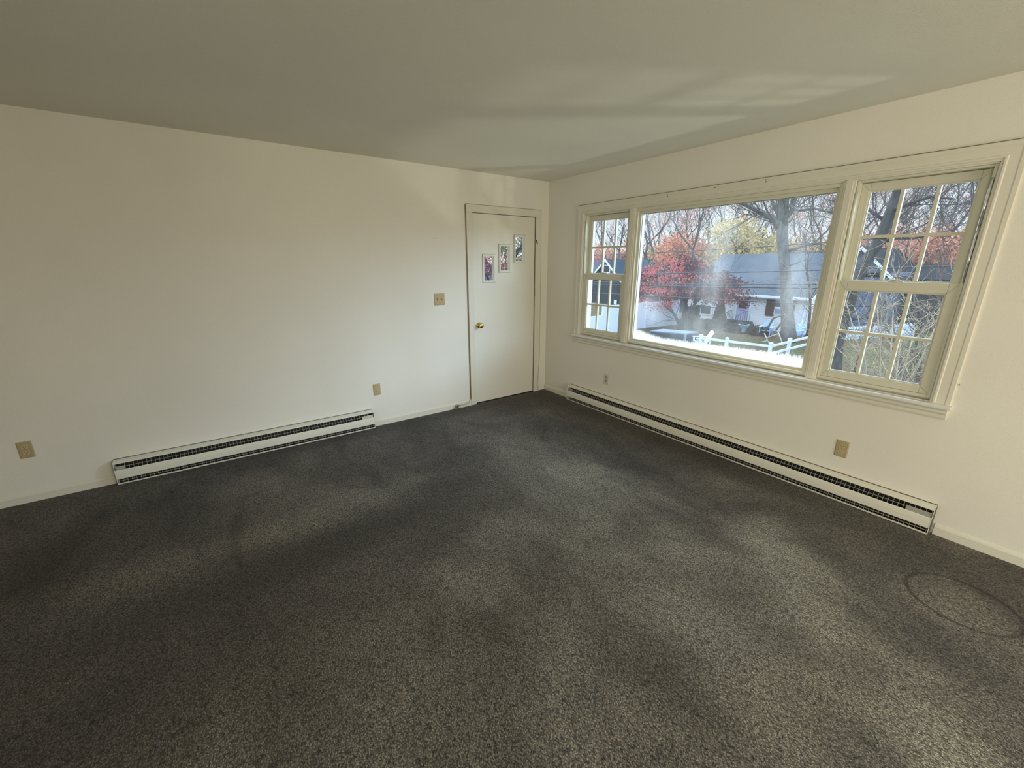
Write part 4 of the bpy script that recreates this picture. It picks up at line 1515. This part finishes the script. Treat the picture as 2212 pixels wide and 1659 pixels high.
# dark clipped block with flat bluish top
A, B_, C_ = atz(1406, 714.7, -2.2), atz(1480.5, 720.8, -2.2), atz(1507, 716.8, -2.2)
D_ = A + C_ - B_
hx = empty('covered_box', ((A.x + C_.x) / 2, (A.y + C_.y) / 2, GZ), 'large dark box with flat blue grey lid beside the white garden chair', 'garden box')
vs = [Vector((q.x, q.y, z)) for q in (A, B_, C_, D_) for z in (GZ, -2.26)]
MB().add(vs, [(0, 2, 3, 1), (2, 4, 5, 3), (4, 6, 7, 5), (6, 0, 1, 7), (1, 3, 5, 7)]).build('body', mat('dark_slatted_side', (.030, .036, .040), .8), hx)
cc = (A + C_) / 2
ex = [cc + (q - cc) * 1.03 for q in (A, B_, C_, D_)]
vs = [Vector((q.x, q.y, z)) for q in ex for z in (-2.26, -2.19)]
MB().add(vs, [(0, 2, 3, 1), (2, 4, 5, 3), (4, 6, 7, 5), (6, 0, 1, 7), (1, 3, 5, 7), (0, 6, 4, 2)]).build('lid', mat('blue_grey_lid', (.12, .17, .28), .5), hx)
MB().box(B_.x - .06, B_.x + .03, B_.y - .06, B_.y + .03, GZ, -2.26).build('corner_post', mat('grey_blue_post', (.16, .21, .30), .6), hx)

# ---- dark house at the left
GX = 36.0
gh = empty('dark_house', (GX, atx(1360, 600, GX).y, GZ), 'dark grey house with slate blue roof and white bargeboards', 'house')
ap_ = atx(1311, 560, GX - 2)
zr = ap_.z
y_r = atx(1478, 562, GX + 3.2).y
y_l = atx(1262, 562, GX + 3.2).y
ze = atx(1400, 592, GX).z
MB().box(GX, GX + 7, y_r, y_l, GZ, ze).build('wall', SIDD, gh)
zr2 = atx(1400, 561, GX + 3.4).z
MB().add([(GX - .4, y_r - .2, ze), (GX - .4, y_l, ze), (GX + 3.4, y_l, zr2), (GX + 3.4, y_r - .2, zr2), (GX + 7.4, y_l, ze), (GX + 7.4, y_r - .2, ze),
          (GX - .4, y_r - .2, ze - .15), (GX - .4, y_l, ze - .15)], [(0, 3, 2, 1), (2, 3, 5, 4), (0, 1, 7, 6), (0, 6, 5, 3)]).build('roof', ROOF2, gh)
GF = GX - 2
lo_r, lo_l = atx(1350, 614, GF), atx(1272, 606, GF)
slope_z = min(lo_r.z, lo_l.z)
hw = (ap_.y - lo_r.y)
zlow = lo_r.z
gab = MB()
gab.box(GF, GX + .1, ap_.y - hw + .3, ap_.y + hw - .3, GZ, zlow)
gab.prism([(ap_.y - hw + .3, zlow), (ap_.y, zr - .2), (ap_.y + hw - .3, zlow)], 'x', GF, GX + 2)
gab.build('gable_wall', SIDD, gh)
for s in (-1, 1):
    e = (ap_.y + s * hw, zlow)
    vs = [(x, yy, zz) for x in (GF - .25, GX + 3) for (yy, zz) in ((ap_.y, zr), e, (e[0], e[1] - .10), (ap_.y, zr - .10))]
    MB().add(vs, [(0, 1, 2, 3), (7, 6, 5, 4), (0, 4, 5, 1), (1, 5, 6, 2), (2, 6, 7, 3), (3, 7, 4, 0)]).build('gable_roof', ROOF2, gh)
    vs = [(x, yy, zz) for x in (GF - .30, GF - .25) for (yy, zz) in ((ap_.y, zr + .02), (e[0], e[1] + .02), (e[0], e[1] - .22), (ap_.y, zr - .24))]
    MB().add(vs, [(0, 1, 2, 3), (7, 6, 5, 4), (0, 4, 5, 1), (1, 5, 6, 2), (2, 6, 7, 3), (3, 7, 4, 0)]).build('bargeboard', WHT2, gh)
a, c = atx(1327, 648, GF), atx(1331, 672, GF)
MB().box(GF - .05, GF + .02, c.y, a.y, GZ, a.z).build('corner_board', WHT2, gh)
a, c = atx(1300, 572, GF), atx(1318, 590, GF)
w_ = MB().box(GF - .04, GF, c.y, a.y, c.z, a.z).build('window', WHT2, gh)
MB().box(GF - .05, GF - .04, c.y + .12, a.y - .12, c.z + .12, a.z - .12).build('pane', DRK, w_)
# small dark gable right of the maple top
g2 = atx(1467, 566, 33)
g2l, g2r = atx(1447, 596, 33), atx(1490, 594, 33)
gg = empty('garden_shed', (34.5, g2.y, GZ), 'dark gabled shed whose roof peak shows above the red maple', 'shed')
MB().box(33, 36, g2r.y, g2l.y, GZ, g2r.z).build('wall', SIDD, gg)
MB().prism([(g2r.y, g2r.z), (g2.y, g2.z), (g2l.y, g2r.z)], 'x', 33, 36).build('gable', ROOF3, gg)
for e in (g2l, g2r):
    vs = [(x, yy, zz) for x in (32.85, 36.2) for (yy, zz) in ((g2.y, g2.z + .06), (e.y + (.15 if e is g2l else -.15), e.z - .08), (e.y, e.z - .2), (g2.y, g2.z - .06))]
    MB().add(vs, [(0, 1, 2, 3), (7, 6, 5, 4), (0, 4, 5, 1), (1, 5, 6, 2), (2, 6, 7, 3), (3, 7, 4, 0)]).build('roof_slope', ROOF3, gg)

# ---- grey house behind the right window
QX = 34.0
ra, rb = atx(1866, 536, QX), atx(1930, 600, QX)
gh3 = empty('grey_gabled_house', (QX + 3, atx(1870, 600, QX).y, GZ), 'charcoal roofed house with pale blue siding behind the right window', 'house')
yl3 = atx(1788, 600, QX).y
hwid = ra.y - rb.y
MB().box(QX, QX + 7, rb.y, yl3, GZ, rb.z + .3).build('wall', SIDB, gh3)
MB().prism([(rb.y, rb.z), (ra.y, ra.z - .1), (ra.y + hwid, rb.z)], 'x', QX, QX + 7).build('gable', SIDB, gh3)
for s in (-1, 1):
    e = (ra.y + s * (hwid + .3), rb.z - .25)
    vs = [(x, yy, zz) for x in (QX - .3, QX + 8) for (yy, zz) in ((ra.y, ra.z + .1), e, (e[0], e[1] - .15), (ra.y, ra.z - .05))]
    MB().add(vs, [(0, 1, 2, 3), (7, 6, 5, 4), (0, 4, 5, 1), (1, 5, 6, 2), (2, 6, 7, 3), (3, 7, 4, 0)]).build('roof_slope', ROOF3, gh3)
    vs = [(x, yy, zz) for x in (QX - .35, QX - .3) for (yy, zz) in ((ra.y, ra.z + .12), (e[0], e[1] + .02), (e[0], e[1] - .22), (ra.y, ra.z - .12))]
    MB().add(vs, [(0, 1, 2, 3), (7, 6, 5, 4), (0, 4, 5, 1), (1, 5, 6, 2), (2, 6, 7, 3), (3, 7, 4, 0)]).build('bargeboard', WHT2, gh3)
# long dark roof to its right
ra2, rb2 = atx(1925, 572, QX + 6), atx(2060, 604, QX + 3)
lw_ = empty('long_low_house', (QX + 5, atx(1980, 600, QX + 5).y, GZ), 'low dark roofed house right of the charcoal gable', 'house')
ya, yb = atx(1925, 600, QX + 3).y, atx(2085, 600, QX + 3).y
MB().box(QX + 3, QX + 9, yb, ya, GZ, rb2.z).build('wall', SIDD, lw_)
MB().prism([(QX + 2.6, rb2.z), (QX + 6, ra2.z), (QX + 9.4, rb2.z)], 'y', yb - .3, ya + .2).build('roof', ROOF3, lw_)

# picket fence seen through the right window
pa, pb = atz(1795, 736), atz(1972, 724)
pa.z = pb.z = GZ
pk = empty('picket_fence', pa, 'low white picket fence behind the pale twiggy shrub', 'fence')
n = 30
for i in range(n):
    p = pa.lerp(pb, i / (n - 1))
    MB().box(p.x - .012, p.x + .012, p.y - .05, p.y + .05, GZ, GZ + .80).build('picket', WHT, pk)
for z in (.22, .68):
    d = (pb - pa).normalized()
    s = Vector((-d.y, d.x, 0)) * .02
    vs = [q + Vector((0, 0, zz)) for q in (pa - s, pa + s, pb + s, pb - s) for zz in (z - .05, z + .05)]
    MB().add(vs, [(0, 2, 3, 1), (4, 6, 7, 5), (0, 1, 7, 6), (2, 4, 5, 3), (1, 3, 5, 7), (0, 6, 4, 2)]).build('rail', WHT, pk)

# ---- overhead wires along the street
WX = 13.0
wires = [([(1403, 546.4), (1469, 543.7), (1530, 540), (1617, 535.5), (1773, 524)], .010, 'topmost thin overhead wire crossing the tree tops'),
         ([(1400, 591.6), (1500, 588.8), (1640, 587), (1687, 586), (1766, 583.5)], .015, 'second overhead wire crossing the white house roof'),
         ([(1380, 611), (1500, 614), (1560, 614), (1761, 614)], .010, 'third overhead wire just above the thick pair cable'),
         ([(1380, 616.3), (1500, 619), (1560, 620), (1760, 622.8)], .018, 'thickest overhead cable crossing the lower roof'),
         ([(1380, 637.8), (1500, 644), (1560, 647), (1662, 653), (1753, 657), (1820, 660), (1876, 662)], .012, 'lowest overhead wire crossing the white house eave')]
for pts, r, lb in wires:
    r *= 1.4
    pp = [atx(u, v, WX) for u, v in pts]
    a = pp[0] + (pp[0] - pp[1]).normalized() * 22
    c = pp[-1] + (pp[-1] - pp[-2]).normalized() * 22
    ob = MB().tube([a] + pp + [c], r, 6).build('overhead_wire', CABLE)
    tag(ob, lb, 'wire')
pp = [atx(1595, 617.5, WX), atx(1640, 610, 17), atx(1680, 602, 22), atx(1736, 646, HX - .3)]
tag(MB().tube(pp[:3] + [atx(1725, 606, HX - 1), pp[3]], .010, 6).build('service_wire', CABLE), 'slanting service wire running to the white house', 'wire')
